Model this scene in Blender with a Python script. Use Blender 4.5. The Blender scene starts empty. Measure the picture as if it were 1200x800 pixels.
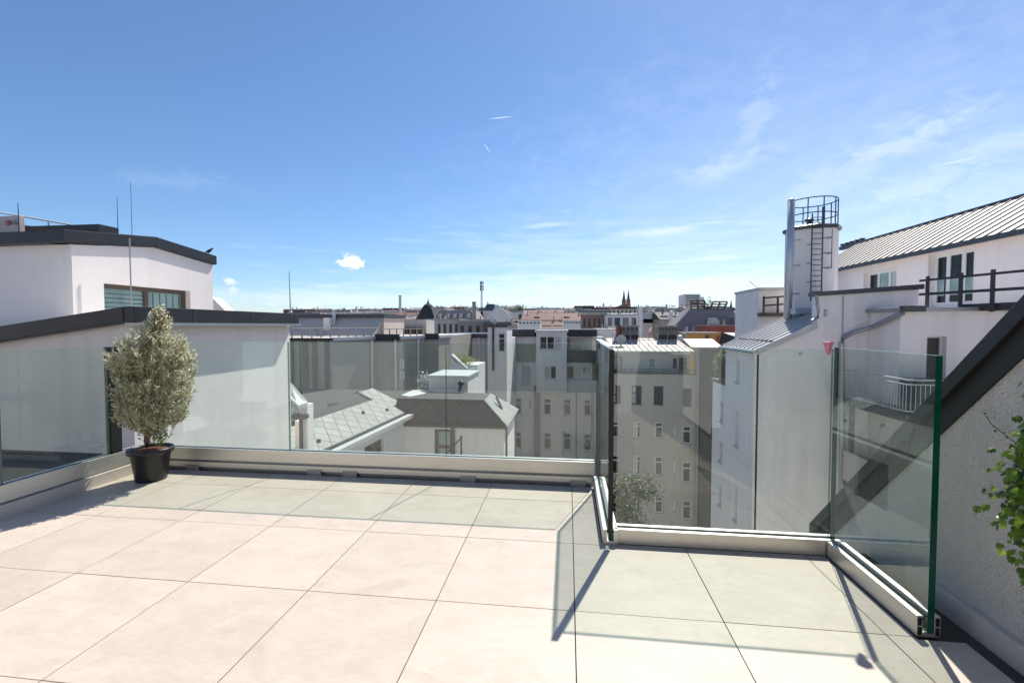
import bpy, bmesh, math, random
from mathutils import Vector, Matrix, noise
R = math.radians
scene = bpy.context.scene
COL = scene.collection
rnd = random.Random(7)

# ------------------------------------------------------------------ camera
CAM = Vector((0, 0, 1.2))
PITCH, YAW, FPX = R(1.98), R(7.02), 533.33
cd = bpy.data.cameras.new('camera'); cam = bpy.data.objects.new('camera', cd); COL.objects.link(cam)
cd.sensor_width = 36; cd.lens = 16; cd.clip_start = .02; cd.clip_end = 20000
cam.location = CAM; cam.rotation_euler = (R(90) - PITCH, 0, YAW)
scene.camera = cam

# ------------------------------------------------------------------ sun, sky, exposure
SUN = Vector((.29, .82, 1.1)).normalized()          # direction towards the sun
SUN_EL = math.asin(SUN.z); SUN_AZ = math.atan2(SUN.x, SUN.y)
sl = bpy.data.lights.new('sun', 'SUN'); so = bpy.data.objects.new('sun', sl); COL.objects.link(so)
sl.energy = 4.0; sl.angle = R(.53); sl.color = (1, .965, .915)
so.rotation_euler = SUN.to_track_quat('Z', 'Y').to_euler(); so.location = (0, 0, 40)
scene.view_settings.view_transform = 'Standard'; scene.view_settings.look = 'None'
scene.view_settings.exposure = .64; scene.view_settings.gamma = 1; scene.view_settings.use_curve_mapping = False
scene.cycles.transparent_max_bounces = 24; scene.cycles.max_bounces = 10
scene.cycles.caustics_reflective = False; scene.cycles.caustics_refractive = False
scene.cycles.use_denoising = True
scene.cycles.sample_clamp_indirect = 6

world = bpy.data.worlds.new('World'); scene.world = world; world.use_nodes = True
wt = world.node_tree; wt.nodes.clear()
def WN(t, **k):
    n = wt.nodes.new(t)
    for a, b in k.items(): setattr(n, a, b)
    return n
def WL(a, b): wt.links.new(a, b)
def wmath(op, a, b=None, c=None):
    n = WN('ShaderNodeMath', operation=op)
    for i, v in enumerate((a, b, c)):
        if v is None: continue
        if isinstance(v, (int, float)): n.inputs[i].default_value = v
        else: WL(v, n.inputs[i])
    return n.outputs[0]
sky = WN('ShaderNodeTexSky'); sky.sky_type = 'NISHITA'; sky.sun_disc = False
sky.sun_elevation = SUN_EL; sky.sun_rotation = SUN_AZ
sky.altitude = 2000; sky.air_density = 1.3; sky.dust_density = 1.0; sky.ozone_density = 8
tc = WN('ShaderNodeTexCoord')
DIR = tc.outputs['Generated']
def ray(px, py):
    fw = Vector((-math.sin(YAW) * math.cos(PITCH), math.cos(YAW) * math.cos(PITCH), -math.sin(PITCH)))
    r = Vector((math.cos(YAW), math.sin(YAW), 0)); u = r.cross(fw)
    return fw + r * ((px - 600) / FPX) - u * ((py - 400) / FPX)
# soft noise that breaks the clouds up
def wnoise(scale, detail, rough, stretch=(1, 1, 1), dist=0):
    mp = WN('ShaderNodeMapping'); mp.inputs['Scale'].default_value = stretch; WL(DIR, mp.inputs['Vector'])
    n = WN('ShaderNodeTexNoise'); n.inputs['Scale'].default_value = scale; n.inputs['Detail'].default_value = detail
    n.inputs['Roughness'].default_value = rough; n.inputs['Distortion'].default_value = dist
    WL(mp.outputs[0], n.inputs['Vector']); return n.outputs['Fac']
n_fine = wnoise(16, 8, .65, (1, 1, 2.2), .6)
n_puff = wnoise(75, 6, .6, (1, 1, 1.3), .3)
n_streak = wnoise(7, 8, .62, (1, 1, 9), .4)
def dotn(vec):
    n = WN('ShaderNodeVectorMath', operation='DOT_PRODUCT'); WL(DIR, n.inputs[0]); n.inputs[1].default_value = vec
    return n.outputs['Value']
def patch(azel, width, height, ang, opacity, nz, amt, soft=1.0):
    """an elliptical piece of cloud around a direction of the sky; widths in radians"""
    d = Vector(azel).normalized(); rt = d.cross(Vector((0, 0, 1))).normalized(); up = rt.cross(d)
    a = R(ang); u = rt * math.cos(a) + up * math.sin(a); v = -rt * math.sin(a) + up * math.cos(a)
    x = wmath('DIVIDE', dotn(u), width); y = wmath('DIVIDE', dotn(v), height)
    e = wmath('SQRT', wmath('ADD', wmath('MULTIPLY', x, x), wmath('MULTIPLY', y, y)))
    if nz is not None:
        e = wmath('ADD', e, wmath('MULTIPLY', wmath('SUBTRACT', nz, .5), amt))
    mr = WN('ShaderNodeMapRange', interpolation_type='SMOOTHSTEP'); WL(e, mr.inputs['Value'])
    mr.inputs['From Min'].default_value = 1.0; mr.inputs['From Max'].default_value = 1.0 - soft
    mr.inputs['To Min'].default_value = 0; mr.inputs['To Max'].default_value = opacity
    front = wmath('GREATER_THAN', dotn(d), .2)
    return wmath('MULTIPLY', mr.outputs[0], front)
clouds = []
def cl(px, py, w, h, ang, op, nz, amt, soft=1.0): clouds.append(patch(ray(px, py), w / FPX, h / FPX, ang, op, nz, amt, soft))
cl(412, 307, 15, 9, -6, .95, n_puff, 2.2, .4); cl(404, 309, 6, 5, 0, .9, n_puff, 1.0, .5)
cl(270, 329, 8, 4, 8, .7, n_puff, 3.2, .8); cl(273, 340, 8, 3.5, 0, .5, n_puff, 3.2, .9)
cl(362, 359, 16, 4, 3, .5, n_puff, 1.0, .9); cl(318, 357, 9, 3, 0, .35, n_puff, 1.0, .9)
cl(850, 195, 62, 15, 8, .24, n_fine, 2.6, .95); cl(884, 142, 16, 48, -18, .16, n_fine, 2.4, .9)
cl(1010, 190, 100, 22, 24, .15, n_fine, 3.0, .9); cl(1055, 166, 60, 9, 14, .18, n_fine, 2.6, .9)
cl(1130, 192, 110, 15, 20, .19, n_fine, 2.8, .9); cl(1180, 225, 150, 26, 14, .16, n_fine, 2.8, 1)
cl(790, 268, 95, 6, 1, .4, n_streak, 2.2, .9); cl(640, 264, 42, 4, 4, .3, n_streak, 2.0, .9)
cl(820, 304, 60, 4, 2, .35, n_streak, 2.0, .9); cl(700, 338, 420, 22, 0, .42, n_streak, 1.6, 1); cl(850, 340, 360, 34, 0, .5, n_streak, 1.2, 1); cl(420, 352, 420, 18, 0, .3, n_streak, 1.6, 1)
cl(720, 300, 330, 45, 0, .2, n_streak, 3.2, 1); cl(960, 225, 470, 210, 6, .22, n_fine, .8, 1); cl(1120, 250, 300, 110, 10, .13, n_fine, 1.2, 1); cl(210, 212, 60, 12, 5, .08, n_fine, 2.4, 1)
cl(587, 138, 17, .8, 6, .7, None, 0, .9); cl(571, 174, 8, .7, -52, .6, None, 0, .9); cl(1118, 190, 18, .8, 2, .45, None, 0, .9)
tot = clouds[0]
for c in clouds[1:]:
    tot = wmath('SUBTRACT', wmath('ADD', tot, c), wmath('MULTIPLY', tot, c))
mixc = WN('ShaderNodeMix', data_type='RGBA'); WL(tot, mixc.inputs['Factor'])
WL(sky.outputs[0], mixc.inputs[6]); mixc.inputs[7].default_value = (7.6, 8.2, 9.0, 1)
bg = WN('ShaderNodeBackground'); bg.inputs['Strength'].default_value = .09; WL(mixc.outputs[2], bg.inputs['Color'])
wo = WN('ShaderNodeOutputWorld'); WL(bg.outputs[0], wo.inputs['Surface'])

# ------------------------------------------------------------------ helpers: pixels of a 1200x800 sighting -> points at a chosen distance
def atY(px, py, Y): d = ray(px, py); return CAM + d * (Y / d.y)
def atX(px, py, X): d = ray(px, py); return CAM + d * (X / d.x)
def atZ(px, py, z): d = ray(px, py); return CAM + d * ((z - CAM.z) / d.z)
def XY(px, Y, py=400): return atY(px, py, Y).x
def ZY(py, Y, px=600): return atY(px, py, Y).z

# ------------------------------------------------------------------ helpers: materials
def mat(name, col, rough=.7, metal=0, var=.12, vscale=1.5, bump=0, bscale=60, stain=0, spec=.5, stretch=(1, 1, 1)):
    m = bpy.data.materials.new(name); m.use_nodes = True; t = m.node_tree; n = t.nodes; b = n['Principled BSDF']
    b.inputs['Roughness'].default_value = rough; b.inputs['Metallic'].default_value = metal
    b.inputs['Specular IOR Level'].default_value = spec
    co = n.new('ShaderNodeTexCoord'); mp = n.new('ShaderNodeMapping'); mp.inputs['Scale'].default_value = stretch
    t.links.new(co.outputs['Object'], mp.inputs['Vector'])
    n1 = n.new('ShaderNodeTexNoise'); n1.inputs['Scale'].default_value = vscale; n1.inputs['Detail'].default_value = 7
    n1.inputs['Roughness'].default_value = .62; t.links.new(mp.outputs[0], n1.inputs['Vector'])
    rp = n.new('ShaderNodeMapRange'); t.links.new(n1.outputs['Fac'], rp.inputs['Value'])
    rp.inputs['From Min'].default_value = .28; rp.inputs['From Max'].default_value = .72
    rp.inputs['To Min'].default_value = 1 - var; rp.inputs['To Max'].default_value = 1 + var * .6
    mx = n.new('ShaderNodeMix'); mx.data_type = 'RGBA'; mx.blend_type = 'MULTIPLY'; mx.inputs['Factor'].default_value = 1
    mx.inputs[6].default_value = (*col, 1); t.links.new(rp.outputs[0], mx.inputs[7])
    out = mx.outputs[2]
    if stain:
        m2 = n.new('ShaderNodeMapping'); m2.inputs['Scale'].default_value = (3.5, 3.5, .22); t.links.new(co.outputs['Object'], m2.inputs['Vector'])
        n2 = n.new('ShaderNodeTexNoise'); n2.inputs['Scale'].default_value = 1.0; n2.inputs['Detail'].default_value = 5
        t.links.new(m2.outputs[0], n2.inputs['Vector'])
        r2 = n.new('ShaderNodeMapRange'); t.links.new(n2.outputs['Fac'], r2.inputs['Value'])
        r2.inputs['From Min'].default_value = .5; r2.inputs['From Max'].default_value = .8
        r2.inputs['To Min'].default_value = 1; r2.inputs['To Max'].default_value = 1 - stain
        m3 = n.new('ShaderNodeMix'); m3.data_type = 'RGBA'; m3.blend_type = 'MULTIPLY'; m3.inputs['Factor'].default_value = 1
        t.links.new(out, m3.inputs[6]); t.links.new(r2.outputs[0], m3.inputs[7]); out = m3.outputs[2]
    t.links.new(out, b.inputs['Base Color'])
    if bump:
        nb = n.new('ShaderNodeTexNoise'); nb.inputs['Scale'].default_value = bscale; nb.inputs['Detail'].default_value = 4
        t.links.new(mp.outputs[0], nb.inputs['Vector'])
        bp = n.new('ShaderNodeBump'); bp.inputs['Strength'].default_value = bump; bp.inputs['Distance'].default_value = .02
        t.links.new(nb.outputs['Fac'], bp.inputs['Height']); t.links.new(bp.outputs[0], b.inputs['Normal'])
    return m

def brickmat(name, c1, c2, cm, w, h, mortar=.02, rough=.75, rot=0, off=.5, bump=.3):
    m = bpy.data.materials.new(name); m.use_nodes = True; t = m.node_tree; n = t.nodes; b = n['Principled BSDF']
    b.inputs['Roughness'].default_value = rough
    uv = n.new('ShaderNodeUVMap'); uv.uv_map = 'UVMap'
    mp = n.new('ShaderNodeMapping'); mp.inputs['Rotation'].default_value = (0, 0, R(rot)); t.links.new(uv.outputs[0], mp.inputs[0])
    br = n.new('ShaderNodeTexBrick'); t.links.new(mp.outputs[0], br.inputs['Vector'])
    br.inputs['Scale'].default_value = 1; br.inputs['Brick Width'].default_value = w; br.inputs['Row Height'].default_value = h
    br.inputs['Mortar Size'].default_value = mortar; br.inputs['Mortar Smooth'].default_value = .2; br.offset = off
    br.inputs['Color1'].default_value = (*c1, 1); br.inputs['Color2'].default_value = (*c2, 1); br.inputs['Mortar'].default_value = (*cm, 1)
    ns = n.new('ShaderNodeTexNoise'); ns.inputs['Scale'].default_value = 2.3; ns.inputs['Detail'].default_value = 6; t.links.new(uv.outputs[0], ns.inputs['Vector'])
    r = n.new('ShaderNodeMapRange'); t.links.new(ns.outputs['Fac'], r.inputs['Value'])
    r.inputs['From Min'].default_value = .25; r.inputs['From Max'].default_value = .75; r.inputs['To Min'].default_value = .8; r.inputs['To Max'].default_value = 1.12
    mx = n.new('ShaderNodeMix'); mx.data_type = 'RGBA'; mx.blend_type = 'MULTIPLY'; mx.inputs['Factor'].default_value = 1
    t.links.new(br.outputs['Color'], mx.inputs[6]); t.links.new(r.outputs[0], mx.inputs[7]); t.links.new(mx.outputs[2], b.inputs['Base Color'])
    bp = n.new('ShaderNodeBump'); bp.inputs['Strength'].default_value = bump; bp.inputs['Distance'].default_value = .02; bp.invert = True
    t.links.new(br.outputs['Fac'], bp.inputs['Height']); t.links.new(bp.outputs[0], b.inputs['Normal'])
    return m

def paneglass(name, tint, scale=1.7):
    """clear railing glass: tinted see-through faces with a Fresnel gloss on the side that meets the eye"""
    m = bpy.data.materials.new(name); m.use_nodes = True; t = m.node_tree; n = t.nodes; n.clear()
    tr = n.new('ShaderNodeBsdfTransparent'); tr.inputs[0].default_value = (*tint, 1)
    gl = n.new('ShaderNodeBsdfGlossy'); gl.inputs['Roughness'].default_value = 0.0; gl.inputs['Color'].default_value = (.93, 1, .97, 1)
    f0 = n.new('ShaderNodeFresnel'); f0.inputs['IOR'].default_value = 1.5
    # both faces of a pane together: 2F / (1 + F)
    fa = n.new('ShaderNodeMath'); fa.operation = 'ADD'; t.links.new(f0.outputs[0], fa.inputs[0]); fa.inputs[1].default_value = 1
    fd = n.new('ShaderNodeMath'); fd.operation = 'DIVIDE'; t.links.new(f0.outputs[0], fd.inputs[0]); t.links.new(fa.outputs[0], fd.inputs[1])
    fr = n.new('ShaderNodeMath'); fr.operation = 'MULTIPLY'; t.links.new(fd.outputs[0], fr.inputs[0]); fr.inputs[1].default_value = 2
    ge = n.new('ShaderNodeNewGeometry')
    inv = n.new('ShaderNodeMath'); inv.operation = 'SUBTRACT'; inv.inputs[0].default_value = 1; t.links.new(ge.outputs['Backfacing'], inv.inputs[1])
    mu = n.new('ShaderNodeMath'); mu.operation = 'MULTIPLY'; t.links.new(fr.outputs[0], mu.inputs[0]); t.links.new(inv.outputs[0], mu.inputs[1])
    m2 = n.new('ShaderNodeMath'); m2.operation = 'MULTIPLY'; m2.use_clamp = True; t.links.new(mu.outputs[0], m2.inputs[0]); m2.inputs[1].default_value = scale
    mc = n.new('ShaderNodeMath'); mc.operation = 'MINIMUM'; t.links.new(m2.outputs[0], mc.inputs[0]); mc.inputs[1].default_value = .42; m2 = mc
    # faint film of dust and wipe marks, also painting in the milky reflected veil
    df = n.new('ShaderNodeMixShader'); d1 = n.new('ShaderNodeBsdfDiffuse'); d2 = n.new('ShaderNodeBsdfTranslucent'); df.inputs[0].default_value = .5
    for q in (d1, d2): q.inputs[0].default_value = (.74, .84, .77, 1)
    t.links.new(d1.outputs[0], df.inputs[1]); t.links.new(d2.outputs[0], df.inputs[2])
    co = n.new('ShaderNodeTexCoord'); ns = n.new('ShaderNodeTexNoise'); ns.inputs['Scale'].default_value = 3.5; ns.inputs['Detail'].default_value = 8; ns.inputs['Roughness'].default_value = .7
    t.links.new(co.outputs['Object'], ns.inputs['Vector'])
    r = n.new('ShaderNodeMapRange'); t.links.new(ns.outputs['Fac'], r.inputs['Value']); r.inputs['From Min'].default_value = .5; r.inputs['From Max'].default_value = .85
    r.inputs['To Min'].default_value = .01; r.inputs['To Max'].default_value = .032
    mxd = n.new('ShaderNodeMixShader'); t.links.new(r.outputs[0], mxd.inputs[0]); t.links.new(tr.outputs[0], mxd.inputs[1]); t.links.new(df.outputs[0], mxd.inputs[2])
    mx = n.new('ShaderNodeMixShader'); t.links.new(m2.outputs[0], mx.inputs[0]); t.links.new(mxd.outputs[0], mx.inputs[1]); t.links.new(gl.outputs[0], mx.inputs[2])
    o = n.new('ShaderNodeOutputMaterial'); t.links.new(mx.outputs[0], o.inputs['Surface'])
    return m

def tilemat():
    m = bpy.data.materials.new('porcelain_tile'); m.use_nodes = True; t = m.node_tree; n = t.nodes; b = n['Principled BSDF']
    b.inputs['Roughness'].default_value = .55; b.inputs['Specular IOR Level'].default_value = .35
    co = n.new('ShaderNodeTexCoord'); ge = n.new('ShaderNodeNewGeometry')
    # shift the pattern from tile to tile
    sc = n.new('ShaderNodeVectorMath'); sc.operation = 'SCALE'; cb = n.new('ShaderNodeCombineXYZ')
    for i in range(3): t.links.new(ge.outputs['Random Per Island'], cb.inputs[i])
    t.links.new(cb.outputs[0], sc.inputs[0]); sc.inputs['Scale'].default_value = 37
    ad = n.new('ShaderNodeVectorMath'); ad.operation = 'ADD'; t.links.new(co.outputs['Object'], ad.inputs[0]); t.links.new(sc.outputs[0], ad.inputs[1])
    def nz(s, d, ro, st, di=0):
        mp = n.new('ShaderNodeMapping'); mp.inputs['Scale'].default_value = st; t.links.new(ad.outputs[0], mp.inputs[0])
        x = n.new('ShaderNodeTexNoise'); x.inputs['Scale'].default_value = s; x.inputs['Detail'].default_value = d; x.inputs['Roughness'].default_value = ro
        x.inputs['Distortion'].default_value = di; t.links.new(mp.outputs[0], x.inputs['Vector']); return x.outputs['Fac']
    a = nz(5, 9, .68, (1, 1.8, 1), .5); bb = nz(26, 6, .7, (1, 2.4, 1))
    rp = n.new('ShaderNodeValToRGB'); t.links.new(a, rp.inputs[0]); e = rp.color_ramp.elements
    e[0].position = .3; e[0].color = (.545, .45, .355, 1); e[1].position = .72; e[1].color = (.63, .535, .435, 1)
    x = rp.color_ramp.elements.new(.5); x.color = (.59, .495, .40, 1)
    r2 = n.new('ShaderNodeMapRange'); t.links.new(bb, r2.inputs['Value']); r2.inputs['From Min'].default_value = .3; r2.inputs['From Max'].default_value = .75
    r2.inputs['To Min'].default_value = .93; r2.inputs['To Max'].default_value = 1.04
    r3 = n.new('ShaderNodeMapRange'); t.links.new(ge.outputs['Random Per Island'], r3.inputs['Value']); r3.inputs['To Min'].default_value = .93; r3.inputs['To Max'].default_value = 1.04
    mm = n.new('ShaderNodeMath'); mm.operation = 'MULTIPLY'; t.links.new(r2.outputs[0], mm.inputs[0]); t.links.new(r3.outputs[0], mm.inputs[1])
    mx = n.new('ShaderNodeMix'); mx.data_type = 'RGBA'; mx.blend_type = 'MULTIPLY'; mx.inputs['Factor'].default_value = 1
    t.links.new(rp.outputs[0], mx.inputs[6]); t.links.new(mm.outputs[0], mx.inputs[7])
    # dried water marks
    wm = nz(1.7, 5, .55, (1, 1.3, 1), 1.2); rw = n.new('ShaderNodeMapRange'); t.links.new(wm, rw.inputs['Value']); rw.interpolation_type = 'SMOOTHSTEP'
    rw.inputs['From Min'].default_value = .54; rw.inputs['From Max'].default_value = .58; rw.inputs['To Min'].default_value = 1; rw.inputs['To Max'].default_value = .955
    mw = n.new('ShaderNodeMix'); mw.data_type = 'RGBA'; mw.blend_type = 'MULTIPLY'; mw.inputs['Factor'].default_value = 1
    t.links.new(mx.outputs[2], mw.inputs[6]); t.links.new(rw.outputs[0], mw.inputs[7]); mx = mw
    # a few small dark specks of dirt
    vo = n.new('ShaderNodeTexVoronoi'); vo.inputs['Scale'].default_value = 3.1; t.links.new(co.outputs['Object'], vo.inputs['Vector'])
    lt = n.new('ShaderNodeMath'); lt.operation = 'LESS_THAN'; t.links.new(vo.outputs['Distance'], lt.inputs[0]); lt.inputs[1].default_value = .012
    m4 = n.new('ShaderNodeMix'); m4.data_type = 'RGBA'; t.links.new(lt.outputs[0], m4.inputs['Factor']); t.links.new(mx.outputs[2], m4.inputs[6]); m4.inputs[7].default_value = (.16, .12, .09, 1)
    t.links.new(m4.outputs[2], b.inputs['Base Color'])
    bp = n.new('ShaderNodeBump'); bp.inputs['Strength'].default_value = .08; bp.inputs['Distance'].default_value = .01
    t.links.new(bb, bp.inputs['Height']); t.links.new(bp.outputs[0], b.inputs['Normal'])
    return m

def leafmat(name, c1, c2, trans=.35, rough=.5):
    m = bpy.data.materials.new(name); m.use_nodes = True; t = m.node_tree; n = t.nodes; n.clear()
    ge = n.new('ShaderNodeNewGeometry'); rp = n.new('ShaderNodeValToRGB'); t.links.new(ge.outputs['Random Per Island'], rp.inputs[0])
    rp.color_ramp.elements[0].color = (*c1, 1); rp.color_ramp.elements[1].color = (*c2, 1)
    p = n.new('ShaderNodeBsdfPrincipled'); p.inputs['Roughness'].default_value = rough; t.links.new(rp.outputs[0], p.inputs['Base Color'])
    tl = n.new('ShaderNodeBsdfTranslucent'); t.links.new(rp.outputs[0], tl.inputs[0])
    mx = n.new('ShaderNodeMixShader'); mx.inputs[0].default_value = trans; t.links.new(p.outputs[0], mx.inputs[1]); t.links.new(tl.outputs[0], mx.inputs[2])
    o = n.new('ShaderNodeOutputMaterial'); t.links.new(mx.outputs[0], o.inputs[0]); return m

M = {}
M['tile'] = tilemat()
M['joint'] = mat('tile_joint', (.06, .05, .045), .9)
M['glass'] = paneglass('railing_glass', (.945, .992, .957), 1.1)
M['glass_edge'] = mat('glass_edge_green', (.003, .075, .048), .15, var=.3, vscale=6)
M['glass_edge_dark'] = mat('glass_edge_dark', (.006, .03, .024), .2)
M['glass_top'] = mat('glass_top_edge', (.35, .55, .47), .2)
def letthrough(m, tint, f):                           # cut glass edges pass part of the light
    t = m.node_tree; n = t.nodes; o = n['Material Output']; p = n['Principled BSDF']; tr = n.new('ShaderNodeBsdfTransparent'); tr.inputs[0].default_value = (*tint, 1)
    mx = n.new('ShaderNodeMixShader'); mx.inputs[0].default_value = f; t.links.new(p.outputs[0], mx.inputs[1]); t.links.new(tr.outputs[0], mx.inputs[2]); t.links.new(mx.outputs[0], o.inputs['Surface'])
letthrough(M['glass_top'], (.7, .92, .82), .4); letthrough(M['glass_edge_dark'], (.5, .75, .66), .5)
M['alu'] = mat('brushed_aluminium', (.72, .69, .64), .42, .75, .08, 3, stretch=(1, 1, 14))
M['rubber'] = mat('black_rubber', (.012, .012, .013), .6)
M['plinth'] = mat('pale_stone_plinth', (.62, .54, .47), .6, var=.12, vscale=9)
M['plaster'] = mat('white_plaster', (.84, .775, .72), .9, var=.06, vscale=.8, bump=.12, bscale=90, stain=.1)
M['plaster_lilac'] = mat('white_lilac_plaster', (.87, .80, .755), .9, var=.07, vscale=.6, bump=.1, bscale=60, stain=.13)
M['plaster_grey'] = mat('grey_plaster', (.78, .745, .70), .9, var=.1, vscale=.5, stain=.12)
M['plaster_beige'] = mat('beige_grey_plaster', (.52, .475, .42), .9, var=.1, vscale=.4, stain=.14)
M['plaster_pale'] = mat('pale_grey_plaster', (.60, .575, .535), .9, var=.1, vscale=.4, stain=.12)
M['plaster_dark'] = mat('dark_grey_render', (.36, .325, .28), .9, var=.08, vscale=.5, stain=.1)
M['stucco'] = mat('rough_stucco', (.87, .81, .745), .95, var=.08, vscale=3, bump=1.3, bscale=120, stain=.05)
M['black_metal'] = mat('black_sheet_metal', (.028, .028, .031), .42, .3, .25, 2)
M['dark_metal'] = mat('dark_grey_metal', (.07, .072, .078), .4, .5, .15, 2)
M['grey_metal'] = mat('grey_zinc', (.36, .37, .38), .4, .7, .15, 2)
M['steel'] = mat('galvanised_steel', (.52, .54, .56), .5, .6, .12, 5)
M['zinc_roof'] = mat('pale_zinc_roof', (.55, .54, .52), .5, .25, .08, 1)
M['cream_roof'] = mat('cream_metal_roof', (.43, .375, .31), .55, .1, .08, .6)
M['pale_roof'] = mat('pale_seamed_roof', (.60, .535, .455), .55, .1, .1, .6)
M['church_stone'] = mat('red_brown_church_stone', (.27, .13, .10), .9, var=.2, vscale=.3)
M['seam'] = mat('dark_roof_seam', (.38, .34, .29), .6, .2)  # seams in one even tone, darker than the roof sheets
M['flat_roof'] = mat('pale_flat_roof', (.56, .495, .43), .9, var=.12, vscale=.7)
M['dark_roof'] = mat('dark_bitumen', (.065, .063, .062), .85, var=.25, vscale=1)
M['slate'] = brickmat('grey_slate', (.30, .29, .265), (.35, .34, .315), (.16, .155, .145), .46, .46, .022, rot=45, off=0)
M['slate_dark'] = brickmat('dark_slate', (.062, .056, .052), (.078, .071, .066), (.035, .033, .032), .46, .46, .03, rot=45, off=0)  # dark slate, also the shaded copy of grey slate on the hip roof
M['slate_purple'] = mat('purple_grey_eternit', (.25, .205, .205), .8, var=.1, vscale=.6)
M['brick'] = brickmat('red_brick', (.30, .13, .09), (.38, .18, .12), (.38, .33, .28), .5, .2, .03)
M['chimney_brick'] = brickmat('brown_grey_chimney', (.30, .25, .20), (.37, .31, .25), (.22, .19, .16), .6, .25, .03)
M['red_roof'] = brickmat('red_tiles', (.14, .058, .032), (.20, .085, .045), (.09, .045, .03), .4, .3, .03)
M['orange'] = mat('orange_render', (.62, .33, .09), .85, var=.1)
M['terracotta'] = mat('terracotta_render', (.33, .10, .065), .85, var=.12)
M['frame_white'] = mat('white_window_frame', (.72, .72, .70), .5, var=.04)
M['frame_dark'] = mat('dark_window_frame', (.045, .04, .038), .5)
M['frame_brown'] = mat('brown_window_frame', (.10, .075, .06), .45)
M['pane_dark'] = mat('dark_window_pane', (.008, .009, .010), .08, var=.3, vscale=2, spec=.3)
M['pane_mid'] = mat('grey_window_pane', (.022, .023, .022), .1, var=.5, vscale=1.6, spec=.45)
M['pane_teal'] = mat('teal_window_pane', (.22, .33, .31), .06, var=.5, vscale=1.4, spec=.9)
M['pane_light'] = mat('curtained_window_pane', (.42, .44, .43), .12, var=.15, vscale=3, spec=.8)
M['pane_blue'] = mat('blue_window_pane', (.03, .055, .09), .05, var=.3, spec=.9)
M['white_cap'] = mat('white_sheet_metal', (.62, .60, .56), .45, .1, .06)
M['ground'] = mat('city_ground', (.30, .28, .255), .95, var=.35, vscale=.05)
M['pot'] = mat('black_plastic_pot', (.016, .016, .017), .38, var=.2, vscale=8)
M['soil'] = mat('red_brown_soil', (.25, .085, .05), .95, var=.5, vscale=70, bump=1, bscale=90)
M['bark'] = mat('olive_bark', (.17, .11, .075), .9, var=.35, vscale=30, bump=.8, bscale=60)
M['olive'] = leafmat('olive_leaf', (.34, .33, .18), (.84, .81, .63), .55)
M['weed'] = leafmat('fresh_green_leaf', (.16, .24, .05), (.36, .40, .15), .4)
M['ivy'] = leafmat('ivy_leaf', (.045, .11, .008), (.26, .40, .04), .5, .35)
M['ivy_stem'] = mat('ivy_stem', (.12, .11, .04), .8)
M['tree_leaf'] = leafmat('courtyard_leaf', (.03, .06, .012), (.09, .13, .03), .3)
M['bush_leaf'] = leafmat('roof_bush_leaf', (.05, .085, .015), (.16, .19, .05), .35)
M['yellow_leaf'] = leafmat('yellow_green_leaf', (.2, .21, .06), (.42, .4, .16), .35)
M['pink'] = mat('pink_plastic', (.70, .24, .36), .4, var=.12, vscale=30)
M['bird'] = mat('grey_bird', (.05, .05, .055), .7)
M['bird_light'] = mat('pale_bird_breast', (.3, .28, .27), .8)
M['ac_beige'] = mat('beige_ac_casing', (.50, .43, .385), .5, var=.06)
M['logo_red'] = mat('logo_red', (.45, .02, .06), .5, var=.02)
M['logo_grey'] = mat('logo_grey', (.14, .14, .15), .5, var=.02)
M['wood_grey'] = mat('weathered_wood', (.33, .30, .27), .85, var=.2, vscale=4)
M['dish'] = mat('grey_dish', (.5, .5, .51), .5)
M['copper'] = mat('green_copper', (.10, .15, .145), .7, var=.2)
M['stone_dark'] = mat('sooty_stone', (.17, .115, .10), .9, var=.25, vscale=.3)
M['spire'] = mat('dark_spire', (.085, .075, .085), .8)
M['house_white'] = mat('house_wall', (.80, .77, .73), .9)

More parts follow.
